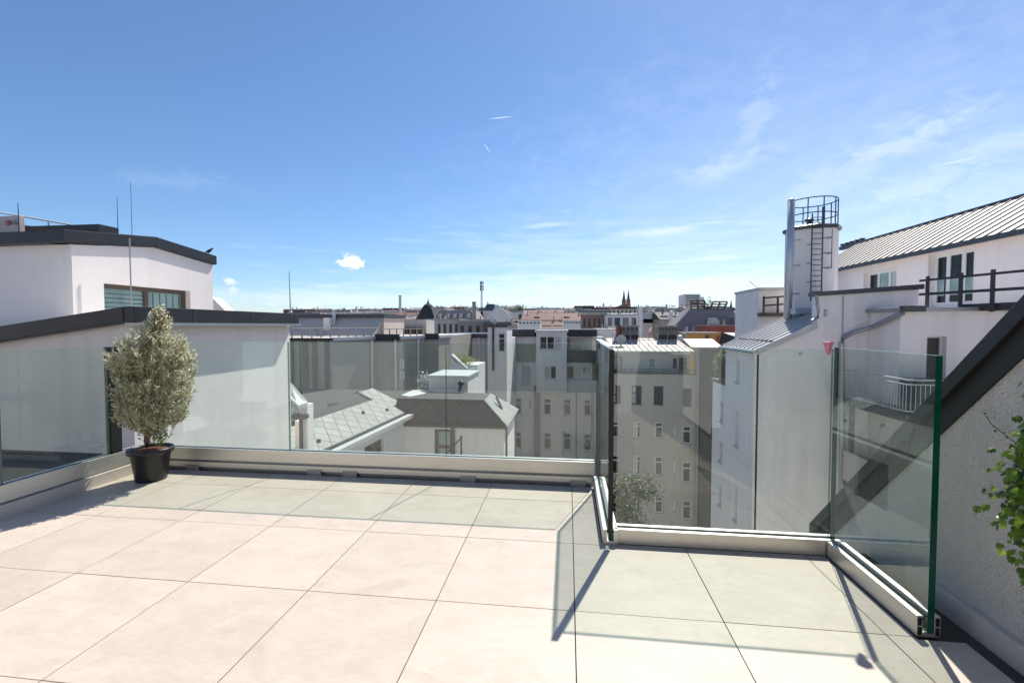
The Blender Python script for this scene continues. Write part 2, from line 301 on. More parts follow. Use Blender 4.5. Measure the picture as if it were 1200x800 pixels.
# ------------------------------------------------------------------ helpers: mesh building
ROOT = {}
class MB:
    """collects faces given in world coordinates; build() links them as ONE object"""
    def __init__(s): s.v = []; s.f = []; s.mi = []; s.cur = 0
    def pt(s, p): s.v.append(Vector(p)); return len(s.v) - 1
    def poly(s, pts, mi=None):
        s.f.append([s.pt(p) for p in pts]); s.mi.append(s.cur if mi is None else mi); return s
    def mesh(s, vs, fs, mi=None):
        o = len(s.v); s.v += [Vector(p) for p in vs]
        for f in fs: s.f.append([o + i for i in f]); s.mi.append(s.cur if mi is None else mi)
        return s
    def hexa(s, p, mi=None):                     # 8 corners: bottom loop then top loop, counter-clockwise from above
        return s.mesh(p, [(3, 2, 1, 0), (4, 5, 6, 7), (0, 1, 5, 4), (1, 2, 6, 5), (2, 3, 7, 6), (3, 0, 4, 7)], mi)
    def box(s, x0, x1, y0, y1, z0, z1, mi=None):
        return s.hexa([(x0, y0, z0), (x1, y0, z0), (x1, y1, z0), (x0, y1, z0), (x0, y0, z1), (x1, y0, z1), (x1, y1, z1), (x0, y1, z1)], mi)
    def obox(s, F, u0, u1, n0, n1, z0, z1, mi=None):  # box in a facade frame F = (origin, along, outward normal)
        O, U, N = F
        q = lambda u, n, z: O + U * u + N * n + Vector((0, 0, z))
        a = [q(u0, n1, z0), q(u1, n1, z0), q(u1, n0, z0), q(u0, n0, z0)]; b = [q(u0, n1, z1), q(u1, n1, z1), q(u1, n0, z1), q(u0, n0, z1)]
        return s.hexa(a + b, mi)
    def prism(s, pts, ext, mi=None):
        n = len(pts); a = [Vector(p) for p in pts]; b = [p + Vector(ext) for p in a]
        return s.mesh(a + b, [tuple(range(n - 1, -1, -1)), tuple(range(n, 2 * n))] + [(i, (i + 1) % n, n + (i + 1) % n, n + i) for i in range(n)], mi)
    def tube(s, path, r, seg=8, mi=None, r1=None):
        P = [Vector(p) for p in path]; n = len(P); vs = []; fs = []
        up = Vector((0, 0, 1))
        for i, p in enumerate(P):
            d = (P[min(i + 1, n - 1)] - P[max(i - 1, 0)]).normalized()
            a = d.cross(up)
            if a.length < 1e-3: a = d.cross(Vector((1, 0, 0)))
            a.normalize(); b = a.cross(d).normalized(); rr = r if r1 is None else r + (r1 - r) * i / (n - 1)
            for k in range(seg):
                t = 2 * math.pi * k / seg; vs.append(p + a * math.cos(t) * rr + b * math.sin(t) * rr)
        for i in range(n - 1):
            for k in range(seg):
                k2 = (k + 1) % seg; fs.append((i * seg + k, i * seg + k2, (i + 1) * seg + k2, (i + 1) * seg + k))
        fs.append(tuple(range(seg - 1, -1, -1))); fs.append(tuple(range((n - 1) * seg, n * seg)))
        return s.mesh(vs, fs, mi)
    def lathe(s, c, prof, seg=24, mi=None, rot=0, cap=True):
        c = Vector(c); vs = []; fs = []; n = len(prof)
        for r, z in prof:
            for k in range(seg):
                t = 2 * math.pi * k / seg + rot; vs.append(c + Vector((r * math.cos(t), r * math.sin(t), z)))
        for i in range(n - 1):
            for k in range(seg):
                k2 = (k + 1) % seg; fs.append((i * seg + k, i * seg + k2, (i + 1) * seg + k2, (i + 1) * seg + k))
        if cap: fs.append(tuple(range(seg - 1, -1, -1))); fs.append(tuple(range((n - 1) * seg, n * seg)))
        return s.mesh(vs, fs, mi)
    def build(s, name, m, parent=None, bevel=0, smooth=False, fixn=True, weld=True):
        off = ROOT.get(parent.name, Vector()) if parent else Vector()
        me = bpy.data.meshes.new(name)
        me.from_pydata([v - off for v in s.v], [], s.f)
        ms = m if isinstance(m, (list, tuple)) else [m]
        for x in ms: me.materials.append(x)
        for p, i in zip(me.polygons, s.mi): p.material_index = i; p.use_smooth = smooth
        bm = bmesh.new(); bm.from_mesh(me)
        if weld: bmesh.ops.remove_doubles(bm, verts=bm.verts, dist=1e-5)
        if fixn: bmesh.ops.recalc_face_normals(bm, faces=bm.faces)
        if bevel: bmesh.ops.bevel(bm, geom=bm.edges[:], offset=bevel, segments=2, affect='EDGES', profile=.6, clamp_overlap=True)
        uvl = bm.loops.layers.uv.new('UVMap')
        for f in bm.faces:                        # flat UVs in metres, v up the slope
            nn = f.normal; a = Vector((0, 0, 1)).cross(nn)
            if a.length < 1e-3: a = Vector((1, 0, 0))
            a.normalize(); b = nn.cross(a)
            for l in f.loops: l[uvl].uv = (l.vert.co.dot(a), l.vert.co.dot(b))
        bm.to_mesh(me); bm.free()
        o = bpy.data.objects.new(name, me); COL.objects.link(o)
        if parent:
            o.parent = parent; ROOT[o.name] = off
        return o

def tag(o, label=None, cat=None, group=None, kind=None):
    if label: o['label'] = label
    if cat: o['category'] = cat
    if group: o['group'] = group
    if kind: o['kind'] = kind
    return o
def thing(name, label, cat, loc=(0, 0, 0), group=None):
    o = bpy.data.objects.new(name, None); COL.objects.link(o); o.location = loc; o.empty_display_size = .2
    ROOT[o.name] = Vector(loc); return tag(o, label, cat, group)

XA, YA = Vector((1, 0, 0)), Vector((0, 1, 0))
def frontal(x0, Y): return (Vector((x0, Y, 0)), XA, -YA)          # facade facing the camera (-Y)
def facade(mb, F, u0, u1, z0, z1, openings, depth=.18, top=None, extra=()):
    """a wall skin with real openings and reveals; top(u) gives a sloped upper edge"""
    O, U, N = F; Z = Vector((0, 0, 1))
    q = lambda u, z, n=0: O + U * u + Z * z + N * n
    us = sorted({u0, u1, *extra, *[min(max(o[i], u0), u1) for o in openings for i in (0, 1)]}); zs = sorted({z0, z1, *[o[i] for o in openings for i in (2, 3)]})
    for a, b in zip(us, us[1:]):
        for c, d in zip(zs, zs[1:]):
            m, n = (a + b) / 2, (c + d) / 2
            if any(o[0] < m < o[1] and o[2] < n < o[3] for o in openings): continue
            if top and d == z1: mb.poly([q(a, c), q(b, c), q(b, top(b)), q(a, top(a))])
            else: mb.poly([q(a, c), q(b, c), q(b, d), q(a, d)])
    for a, b, c, d in openings:
        for s in (((a, c), (b, c)), ((b, c), (b, d)), ((b, d), (a, d)), ((a, d), (a, c))):
            (ua, za), (ub, zb) = s
            mb.poly([q(ua, za), q(ub, zb), q(ub, zb, -depth), q(ua, za, -depth)])
def window(parent, F, o, depth=.18, cols=2, transom=.68, fm='frame_white', pm='pane_dark', fw=.07, sill=True, name='window', label=None, panes=None):
    """frame in the opening, pane behind it, sill below"""
    a, b, c, d = o; mb = MB(); n0, n1 = -depth, -depth + .06
    mb.obox(F, a, a + fw, n0, n1, c, d); mb.obox(F, b - fw, b, n0, n1, c, d)
    mb.obox(F, a + fw, b - fw, n0, n1, c, c + fw); mb.obox(F, a + fw, b - fw, n0, n1, d - fw, d)
    for k in range(1, cols):
        u = a + (b - a) * k / cols; mb.obox(F, u - fw * .5, u + fw * .5, n0 + .003, n1 - .003, c + fw, d - fw)
    if transom:
        z = c + (d - c) * transom; mb.obox(F, a + fw, b - fw, n0 + .006, n1 + .004, z - fw * .5, z + fw * .5)
    w = mb.build(name, M[fm], parent)
    if label: w['label'] = label
    if panes is None: panes = [pm]
    k = len(panes)
    for i, pmi in enumerate(panes):
        MB().obox(F, a + (b - a) * i / k, a + (b - a) * (i + 1) / k, n0 - .05, n0 + .015, c, d).build('pane', M[pmi], w)
    if sill: MB().obox(F, a - .06, b + .06, -.02, .08, c - .06, c - .005).build('sill', M['grey_metal'] if fm != 'frame_white' else M['plaster_pale'], w)
    return w
# ================================================================== terrace
TX, TY, TS = .033, 1.896, .6                         # tile grid origin and size
def floor_rects():                                    # (x0,x1,y0,y1) areas that are tiled
    return [(-3.49, 1.335, -1.38, 2.515), (-3.49, .19, 2.515, 3.395), (1.335, 1.5, -1.38, 1.88)]
fl = MB()
for (x0, x1, y0, y1) in floor_rects():
    i0 = math.floor((x0 - TX) / TS); i1 = math.ceil((x1 - TX) / TS); j0 = math.floor((y0 - TY) / TS); j1 = math.ceil((y1 - TY) / TS)
    for i in range(i0, i1):
        for j in range(j0, j1):
            g = .0022
            lo, hi = TX + i * TS, TX + (i + 1) * TS
            a, b = max(lo + g, x0), min(hi - g, x1)
            c, d = max(TY + j * TS + g, y0), min(TY + (j + 1) * TS - g, y1)
            if b - a < .01 or d - c < .01: continue
            t = rnd.uniform(-.0004, .0004)
            fl.box(a, b, c, d, -.02, t)
o = fl.build('terrace_floor', M['tile'], weld=False); tag(o, kind='structure')
sb = MB(); sb.box(-3.52, 1.58, -1.4, 2.6, -.34, -.012); sb.box(-3.52, .21, 2.6, 3.5, -.34, -.012)
tag(sb.build('terrace_slab', M['joint']), kind='structure')
ob = MB(); ob.box(-3.6, 1.58, -9, 2.68, -21, -.345); ob.box(-3.6, .27, 2.68, 3.58, -21, -.345)
tag(ob.build('terrace_base', M['plaster_pale']), kind='structure')

# ---- glass railings: each pane edge shows two laminated plies
def pane(mb, F, u0, u1, z0, z1, th=.02):
    O, U, N = F; Z = Vector((0, 0, 1)); h = th / 2
    q = lambda u, n, z: O + U * u + N * n + Z * z
    A = [q(u0, h, z0), q(u1, h, z0), q(u1, -h, z0), q(u0, -h, z0)]; B = [q(u0, h, z1), q(u1, h, z1), q(u1, -h, z1), q(u0, -h, z1)]
    mb.mesh(A + B, [(0, 1, 5, 4), (2, 3, 7, 6)], 0)
    mb.mesh(A + B, [(1, 2, 6, 5), (3, 0, 4, 7), (3, 2, 1, 0)], 1)
    mb.mesh(A + B, [(4, 5, 6, 7)], 2)
    return mb
GM = [M['glass'], M['glass_edge_dark'], M['glass_top']]
def railing(label, F, spans, zc0, zc1, ztop, u_chan, loc, th=.017, bright=False):
    r = thing('glass_railing', label, 'railing', loc, 'frameless glass railings round the terrace')
    for (a, b) in spans:
        p = pane(MB(), F, a, b, zc0 + .02, ztop, th).build('glass_pane', [GM[0], M['glass_edge'], GM[2]] if bright else GM, r, fixn=True)
    a, b = u_chan; c = MB()
    c.obox(F, a, b, th / 2 + .008, th / 2 + .03, zc0, zc1); c.obox(F, a, b, -th / 2 - .03, -th / 2 - .008, zc0, zc1)
    c.obox(F, a, b, -th / 2 - .008, th / 2 + .008, zc0, zc0 + .018)
    c.build('base_channel', M['alu'], r, bevel=.0015)
    g = MB(); g.obox(F, a + .004, b - .004, th / 2 + .0005, th / 2 + .0075, zc1 - .02, zc1 - .002); g.obox(F, a + .004, b - .004, -th / 2 - .0075, -th / 2 - .0005, zc1 - .02, zc1 - .002)
    g.build('rubber_seal', M['rubber'], r)
    if bright:  # black plates stand in for shade inside the hollow channel ends
        for s_ in (1, -1):
            n0, n1 = sorted((s_ * (th / 2 + .012), s_ * (th / 2 + .026)))
            e = MB(); e.obox(F, a - .0015, a + .001, n0, n1, zc0 + .006, (zc0 + zc1) / 2 - .003); e.obox(F, a - .0015, a + .001, n0, n1, (zc0 + zc1) / 2 + .003, zc1 - .006); e.build('hollow_end_shade', M['rubber'], r)
    return r
GY, FY, SX, LX, RX = 3.45, 2.56, .235, -3.55, 1.385   # planes of rear, front, side, left and right glass
rear = railing('long rear glass railing on a raised channel behind the olive tree', (Vector((0, GY, 0)), XA, -YA),
        [(-3.50, -2.262), (-2.256, -.946), (-.94, .212)], .088, .182, 1.068, (-3.52, .20), (-1.6, GY, 0))
for x in (-3.1, -2.02, -1.72, -.76, .08): MB().box(x - .06, x + .06, GY - .056, GY - .0485, .0, .045).build('support_bracket', M['grey_metal'], rear, bevel=.002)
MB().box(-3.5, .18, GY - .048, GY - .026, .03, .07).build('carrier_rail', M['alu'], rear)
MB().box(-3.5, .19, GY - .024, GY + .05, -.2, .086).build('upstand', M['grey_metal'], rear)
front = railing('short front glass railing standing directly on the floor tiles', (Vector((0, FY, 0)), XA, -YA),
        [(.27, RX - .014)], .0, .082, 1.08, (.262, RX + .03), (.8, FY, 0))
side = railing('side glass railing linking the rear and front panes at the step', (Vector((SX, 0, 0)), YA, XA),
        [(FY - .045, GY - .02)], .0, .082, 1.075, (FY - .05, GY - .05), (SX, 3.0, 0), th=.02)
MB().box(SX - .013, SX + .013, FY - .062, FY - .047, .09, 1.07).build('edge_profile', M['rubber'], side)
right = railing('right glass railing with a thick green cut end beside the stucco wall', (Vector((RX, 0, 0)), YA, -XA),
        [(1.89, FY - .012)], .0, .082, 1.088, (1.90, FY - .05), (RX, 2.2, 0), th=.024, bright=True)
left = railing('left glass railing on a pale stone plinth in front of the shaded wall', (Vector((LX, 0, 0)), YA, XA),
        [(2.43, 3.105), (1.2, 2.415)], .092, .2, 1.042, (1.2, GY - .06), (LX, 2.4, 0), bright=True)
MB().box(LX - .07, LX + .06, 1.2, 3.42, -.012, .084).build('plinth', M['plinth'], left, bevel=.003)
MB().box(LX - .03, LX + .03, 3.115, 3.19, .2, 1.035).build('corner_post', M['black_metal'], left, bevel=.003)
# pink cone clipped onto the corner of the glass
pc = atY(971, 400, 2.55); pk = MB()
pk.lathe((pc.x, 2.552, 1.05), [(.008, 0), (.011, .012), (.018, .045), (.026, .063), (.029, .067), (.025, .068), (.015, .045), (.007, .012)], 6, rot=.3)
tag(pk.build('plastic_cone', M['pink'], smooth=False, bevel=0), 'small pink plastic cone clipped on the front corner of the glass railing', 'plastic cone')

# ---- potted olive tree
PX, PY = -3.23, 3.15
tp = thing('plant_pot', 'round black plastic pot with a rolled rim on the terrace corner', 'plant pot', (PX, PY, 0))
p = MB(); p.lathe((PX, PY, 0), [(.094, 0.0), (.1, .004), (.105, .03), (.127, .2), (.13, .212), (.146, .214), (.151, .222), (.151, .245), (.146, .252), (.136, .252), (.131, .243), (.127, .214), (.115, .19)], 40, cap=True)
p.build('body', M['pot'], tp, smooth=True)
so_ = MB(); so_.lathe((PX, PY, 0), [(.126, .226), (.1, .235), (.05, .241), (.01, .243)], 28); so_.build('soil', M['soil'], tp, smooth=True)
to = thing('olive_tree', 'silvery green olive tree with a dense upright crown growing in the black pot', 'tree', (PX, PY, .25))
tr = MB()
tr.tube([(PX - .01, PY - .02, .2), (PX - .012, PY - .02, .30), (PX + .004, PY - .025, .40), (PX + .03, PY - .01, .47), (PX + .05, PY, .56), (PX + .045, PY, .7), (PX + .06, PY, .95)], .023, 10, r1=.008)
LR = random.Random(11)
env = [(.415, .05), (.45, .13), (.51, .2), (.6, .245), (.75, .268), (.9, .28), (1.0, .272), (1.07, .24), (1.12, .185), (1.165, .11), (1.24, .075), (1.31, .045), (1.345, .015)]
def erad(z):
    for (a, ra), (b_, rb) in zip(env, env[1:]):
        if a <= z <= b_: return ra + (rb - ra) * (z - a) / (b_ - a)
    return 0
def ecx(z): return PX + .045 + (.055 * max(0, (z - .95) / .35))
lf = MB()
def leaf(mb, p, d, L, W, up):
    s = d.cross(up)
    if s.length < 1e-3: s = d.orthogonal()
    s.normalize(); n = s.cross(d).normalized()
    mb.mesh([p, p + d * L * .5 + s * W + n * L * .06, p + d * L, p + d * L * .5 - s * W + n * L * .06], [(0, 1, 2, 3)])
twigs = 0
while twigs < 1700:
    z = LR.uniform(.415, 1.34); rr = erad(z)
    if LR.random() > rr / .28 + .12: continue
    a = LR.uniform(0, 2 * math.pi); fr = math.sqrt(LR.uniform(.05, 1.0))
    lump = 1 + .30 * noise.noise(Vector((math.cos(a) * 1.9, math.sin(a) * 1.9, z * 5.2)))
    rad = rr * fr * lump
    tip = Vector((ecx(z) + rad * math.cos(a), PY + rad * math.sin(a), z + LR.uniform(-.02, .02)))
    if noise.noise(tip * 7.5) < -.32 and fr > .5: continue
    d = (tip - Vector((PX + .04, PY, z - .22))).normalized() + Vector((LR.uniform(-.3, .3), LR.uniform(-.3, .3), LR.uniform(.25, .95)))
    d.normalize(); L = LR.uniform(.06, .12); base = tip - d * L
    if twigs % 4 == 0: tr.tube([Vector((PX + .045, PY, max(.45, z - .2))) * .35 + base * .65, base, tip], .0035, 4, r1=.0012)
    for k in range(12):
        q = base + d * L * (k / 11); ang = LR.uniform(0, 6.28)
        o1 = d.orthogonal().normalized(); o2 = d.cross(o1)
        ld = (d * LR.uniform(.4, 1.1) + (o1 * math.cos(ang) + o2 * math.sin(ang)) * LR.uniform(.5, 1)).normalized()
        leaf(lf, q, ld, LR.uniform(.022, .042), LR.uniform(.0038, .0062), Vector((LR.uniform(-1, 1), LR.uniform(-1, 1), LR.uniform(-1, 1))))
    twigs += 1
tr.build('trunk', M['bark'], to, smooth=True); lf.build('crown', M['olive'], to, fixn=False, weld=False)
wd = MB(); WR_ = random.Random(5)
for k in range(46):
    b0 = Vector((PX + .085 + WR_.uniform(-.03, .03), PY - .02 + WR_.uniform(-.03, .03), .25)); d = Vector((WR_.uniform(-.7, .7), WR_.uniform(-.7, .7), 1)).normalized()
    q = b0 + d * WR_.uniform(.03, .13); ld = (d + Vector((WR_.uniform(-1, 1), WR_.uniform(-1, 1), WR_.uniform(-.3, .5)))).normalized()
    leaf(wd, q, ld, WR_.uniform(.03, .055), WR_.uniform(.007, .012), Vector((0, 0, 1)))
    if k % 5 == 0: wd.tube([b0, q], .0015, 4)
tag(wd.build('weed', M['weed'], fixn=False, weld=False), 'small bright green weed growing in the pot beside the olive trunk', 'plant')

# ---- stucco gable wall to the right with its sloping black verge
WX = 1.6
def vz(y): return 1.229 - (y - 1.82) * 1.03
gw = thing('gable_wall', 'rough white stucco wall with a steep black sloping verge right of the glass', 'wall', (WX + .5, 1.5, 0))
y0, y1 = .1, 3.14
w = MB(); w.prism([(WX, y0, -1.2), (WX, y1, -1.9), (WX, y1, vz(y1) - .02), (WX, y0, vz(y0) - .02)], (3.2, 0, 0)); w.build('wall', M['stucco'], gw)
v = MB(); v.prism([(WX - .012, y0, vz(y0) - .15), (WX - .012, y1, vz(y1) - .15), (WX - .012, y1, vz(y1) + .0), (WX - .012, y0, vz(y0) + .0)], (.011, 0, 0))
v.build('soffit_shade_strip', M['rubber'], gw)  # black soffit face, also standing in for the shadow band below the verge
v = MB(); v.prism([(WX - .035, y0, vz(y0) - .035), (WX - .035, y1, vz(y1) - .035), (WX - .035, y1, vz(y1) + .045), (WX - .035, y0, vz(y0) + .045)], (3.25, 0, 0))
v.build('verge', M['black_metal'], gw, bevel=.004)
pl = MB(); pl.box(WX - .03, WX - .001, .1, 2.3, -.012, .085); pl.build('base_strip', M['plinth'], gw, bevel=.002)

# ---- ivy on that wall
iv = thing('ivy', 'bright green climbing ivy hanging on the rough stucco wall at the right edge', 'climbing plant', (WX - .05, 1.7, .5))
st = MB(); lv = MB(); IR = random.Random(21)
def ivy_leaf(p, nrm, up, s):
    a = up.cross(nrm).normalized(); b = nrm.cross(a).normalized()
    sh = [(0, -.45), (.32, -.5), (.52, -.12), (.36, .05), (.42, .32), (.16, .28), (0, .62), (-.16, .28), (-.42, .32), (-.36, .05), (-.52, -.12), (-.32, -.5)]
    vs = [p + a * x * s + b * (-y) * s + nrm * (-.22 * abs(x) * s + IR.uniform(-.03, .03) * s) for x, y in sh] + [p + nrm * .05 * s]
    lv.mesh(vs, [(i, (i + 1) % 12, 12) for i in range(12)])
def ivy_width(z):                                     # outline of the mass: nearest wall distance forward (Y) at height z
    pts = [(.36, 1.64), (.40, 1.70), (.45, 1.76), (.5, 1.79), (.56, 1.815), (.62, 1.81), (.68, 1.80), (.78, 1.78), (.88, 1.75), (1.0, 1.70), (1.1, 1.62)]
    for (a, ya), (b_, yb) in zip(pts, pts[1:]):
        if a <= z <= b_: return ya + (yb - ya) * (z - a) / (b_ - a)
    return 1.6
n = 0
while n < 1150:
    z = IR.uniform(.36, 1.1); yf = ivy_width(z) - .022; y = yf - abs(IR.gauss(0, .13)) + .01
    if y < 1.25: continue
    if noise.noise(Vector((y * 13, z * 13, 2))) < -.28: continue
    p = Vector((WX - .012 - abs(IR.gauss(.085, .06)) * min(1, (yf - y) * 6 + .3), y, z))
    nr = Vector((-1, IR.uniform(-.7, .9), IR.uniform(-.1, 1.2))).normalized()
    up = Vector((IR.uniform(-.3, .3), IR.uniform(-.6, .6), 1)).normalized()
    ivy_leaf(p, nr, up, IR.uniform(.012, .029)); n += 1
def runner(path, s=.02, step=.022):
    st.tube(path, .0022, 5, r1=.0012)
    P = [Vector(p) for p in path]
    for a, b_ in zip(P, P[1:]):
        k = max(1, int((b_ - a).length / step))
        for i in range(k):
            q = a.lerp(b_, (i + .5) / k) + Vector((-.008, IR.uniform(-.012, .012), IR.uniform(-.012, .012)))
            ivy_leaf(q, Vector((-1, IR.uniform(-.4, .5), IR.uniform(0, .8))).normalized(), Vector((0, IR.uniform(-.5, .5), 1)).normalized(), s * IR.uniform(.6, 1.2))
x_ = WX - .012
runner([(x_ - .03, 1.72, .76), (x_ - .01, 1.82, .79), (x_ - .01, 1.90, .83), (x_ - .012, 1.935, .87)], .011)
runner([(x_ - .05, 1.72, .64), (x_ - .03, 1.80, .60), (x_ - .015, 1.87, .58), (x_ - .012, 1.925, .56)], .024)
runner([(x_ - .04, 1.72, .70), (x_ - .015, 1.86, .665)], .018)
runner([(x_ - .05, 1.60, .44), (x_ - .04, 1.68, .40), (x_ - .02, 1.76, .375), (x_ - .012, 1.83, .375)], .022)
runner([(x_ - .06, 1.5, .95), (x_ - .06, 1.62, .7), (x_ - .05, 1.68, .48)], .03)
runner([(x_, 1.3, 1.2), (x_, 1.45, .9), (x_, 1.6, .7), (x_, 1.7, .5)], .03)
lv.build('leaves', M['ivy'], iv, fixn=False, weld=False); st.build('stem', M['ivy_stem'], iv)

# ---- the house behind, that the railing glass mirrors
hb = thing('terrace_house', 'white house wall with dark glazed doors mirrored in the glass railing', 'building', (-1, -1.5, 0))
h = MB(); h.box(-3.6, -3.1, -4, -1.4, -.3, 2.75); h.box(-3.1, .6, -4, -1.4, 2.25, 2.75); h.box(.6, 1.58, -4, -1.4, -.3, 2.75); h.build('wall', M['house_white'], hb)
BF = (Vector((0, -4.2, 0)), -XA, YA)  # unseen wide front with windows, added to bounce sunlight onto shaded walls
ops_b = [(u + .9, u + 2.2, z, z + 1.7) for u in range(-32, 30, 3) for z in (-16.5, -13, -9.5, -6, -2.5, 1.0)]
h = MB(); facade(h, BF, -33, 33, -21, 4.6, ops_b, .25); h.box(-33, 33, -14, -4.9, -21, 4.55); h.build('bounce_front', M['house_white'], hb)
h = MB()
for a_, b_, c_, d_ in ops_b: h.obox(BF, a_, b_, -.32, -.24, c_, d_)
h.build('bounce_front_windows', M['pane_dark'], hb)['kind'] = 'stuff'
MB().box(-3.1, .6, -1.75, -1.62, -.01, 2.25).build('sliding_door', M['pane_mid'], hb)
h = MB()
for x in (-3.1, -1.9, -.65, .54): h.box(x, x + .06, -1.6, -1.53, -.01, 2.25)
h.box(-3.04, .54, -1.6, -1.53, 2.19, 2.25); h.build('door_frame', M['frame_dark'], hb)
# ================================================================== left neighbour: white house with dormer
LXW = -7.0
yc = atX(340, 430, LXW).y                           # far corner of the lower wall
yn = atX(172, 380, LXW).y                           # near corner
zt = atX(340, 380, LXW).z
lh = thing('white_house', 'white rendered house with black copings and a dormer beyond the olive tree', 'building', (-9, 9.5, 0))
w = MB()
w.box(-15, LXW, yn, yc, -20, zt)                     # lower storey block
w.build('wall', M['plaster'], lh)
# near wall with a sloping top that faces the terrace
zl = atY(0, 404, yn).z; xl = atY(0, 404, yn).x; zr = zt + .02
sl_ = (zr - zl) / (LXW - xl)
zsl = lambda x: zr + (x - LXW) * sl_
w = MB(); w.prism([(-16, yn - .02, -1.0), (LXW, yn - .02, -1.0), (LXW, yn - .02, zr), (-16, yn - .02, zsl(-16))], (0, -.25, 0)); w.build('shaded_wall', M['plaster'], lh)
c = MB(); c.prism([(-16, yn - .45, zsl(-16)), (LXW + .05, yn - .45, zsl(LXW) + .002), (LXW + .05, yn - .45, zsl(LXW) + .245), (-16, yn - .45, zsl(-16) + .245)], (0, .5, 0))
c.box(LXW + .051, LXW + .235, yn - .44, yc + .05, zt + .018, zt + .27); c.build('coping', M['black_metal'], lh, bevel=.012)
y_ = yn + .7
while y_ < yc: MB().box(LXW + .236, LXW + .241, y_, y_ + .022, zt + .016, zt + .272).build('coping_seam', M['dark_metal'], lh); y_ += 1.55
c = MB(); c.box(LXW + .02, LXW + .255, yn - .4, yc + .12, zt - .035, zt + .017); c.build('gutter_edge', M['grey_metal'], lh)
MB().box(-16, LX - .05, 1.0, yn - .26, -1.1, -.9).build('flat_roof', M['dark_roof'], lh)
# dormer set back on the roof
DX = -10.0
d0, d1 = atX(88, 330, DX).y, atX(248, 340, DX).y
dk = atX(180, 283, DX).y
za, zk, zb = atX(88, 287, DX).z, atX(180, 290, DX).z, atX(248, 310, DX).z
zw = 1.1
def dtop(y): return za + (zk - za) * (y - d0) / (dk - d0) if y < dk else zk + (zb - zk) * (y - dk) / (d1 - dk)
wy0, wy1 = atX(122, 345, DX).y, atX(223, 345, DX).y
wz1 = atX(170, 336, DX).z
F = (Vector((DX, 0, 0)), YA, XA)
w = MB(); facade(w, F, d0, d1, zw, 9, [(wy0, wy1, zw + .02, wz1)], .22, top=dtop, extra=(dk,))
w.prism([(DX - 9, d0, zw), (DX - .001, d0, zw), (DX - .001, d0, za), (DX - 9, d0, za - .05)], (0, -.05, 0))
w.prism([(DX - 9, d1, zw), (DX - .001, d1, zw), (DX - .001, d1, zb), (DX - 9, d1, zb)], (0, .05, 0))
w.build('dormer_wall', M['plaster'], lh)
dwn = window(lh, F, (wy0, wy1, zw + .02, wz1), .2, 2, None, 'frame_brown', 'pane_teal', .1, False, 'dormer_window')
m = MB()  # thin dark bars stand in for roof lines reflected in the panes
for k in range(7): z = wz1 - .22 - k * .1; m.obox(F, wy0 + .11, (wy0 + wy1) / 2 - .06, -.184, -.178, z, z + .022)
for k in range(5): u = (wy0 + wy1) / 2 + .2 + k * .19; m.obox(F, u, u + .02, -.184, -.178, zw + .1, wz1 - .12)
m.build('reflection_lines', M['copper'], dwn)
c = MB()
def cop(ya, yb, a, b, o0, o1, h): c.prism([(DX - .3, ya, a), (DX + o0, ya, a), (DX + o0, ya, a + h), (DX - .3, ya, a + h)], (0, yb - ya, b - a))
cop(d0 - .26, dk, za + .005, zk + .005, .08, 0, .25); cop(dk, d1 + .12, zk + .004, zb + .004, .082, 0, .25)
c.prism([(DX - 9, d0 - .25, za - .02), (DX - .302, d0 - .25, za - .002), (DX - .302, d0 - .25, za + .24), (DX - 9, d0 - .25, za + .24)], (0, .4, 0))
c.build('dormer_coping', M['black_metal'], lh, bevel=.012)
c = MB(); zz = atX(60, 272, -11).z
c.box(-24, -10.9, d0 + .3, d1 + .2, za - .2, za + .1); c.box(-24, XY(116, 10, 270), 10, 10.5, ZY(284, 10, 90), ZY(263, 10, 100)); c.build('upper_roof', M['black_metal'], lh)

# things on that roof
def rod(px, py0, py1, Y, lab, r=.008, zb_=None):
    a, b = atY(px, py0, Y), atY(px, py1, Y); m = MB(); m.tube([(a.x, Y, zb_ if zb_ is not None else b.z), (a.x, Y, (a.z + b.z) / 2), (a.x, Y, a.z)], r, 6, r1=r * .55)
    tag(m.build('lightning_rod', M['dark_metal']), lab, 'lightning rod', 'lightning rods on the white house')
Yr = dk + .3
rod(153, 214, 300, Yr, 'tallest thin lightning rod, above the kink of the dormer coping', .008)
rod(137, 231, 275, Yr + .5, 'short thin lightning rod left of the tallest rod above the dormer', .010)
rod(21, 238, 266, 9.4, 'thin lightning rod beside the beige air conditioner', .014, 2.9)
pj = atX(341, 318, LXW + .1); rodm = MB(); rodm.tube([(pj.x, yc - .1, zt + .26), (pj.x - .02, yc - .1, pj.z)], .016, 6, r1=.008); rodm.lathe((pj.x, yc - .1, zt + .262), [(.05, 0), (.05, .05), (.02, .07)], 10)
tag(rodm.build('lightning_rod', M['grey_metal']), 'grey lightning rod standing on the far end of the lower black coping', 'lightning rod', 'lightning rods on the white house')
# pole in front of the dormer window
pp0, pp1 = atX(152, 289, DX + .3), atX(153, 347, DX + .3)
tag(MB().tube([(DX + .3, pp0.y, pp1.z - .25), (DX + .3, pp0.y, za + .3)], .015, 6).build('mast_pole', M['grey_metal']), 'thin grey pole running down across the dormer window', 'pole')
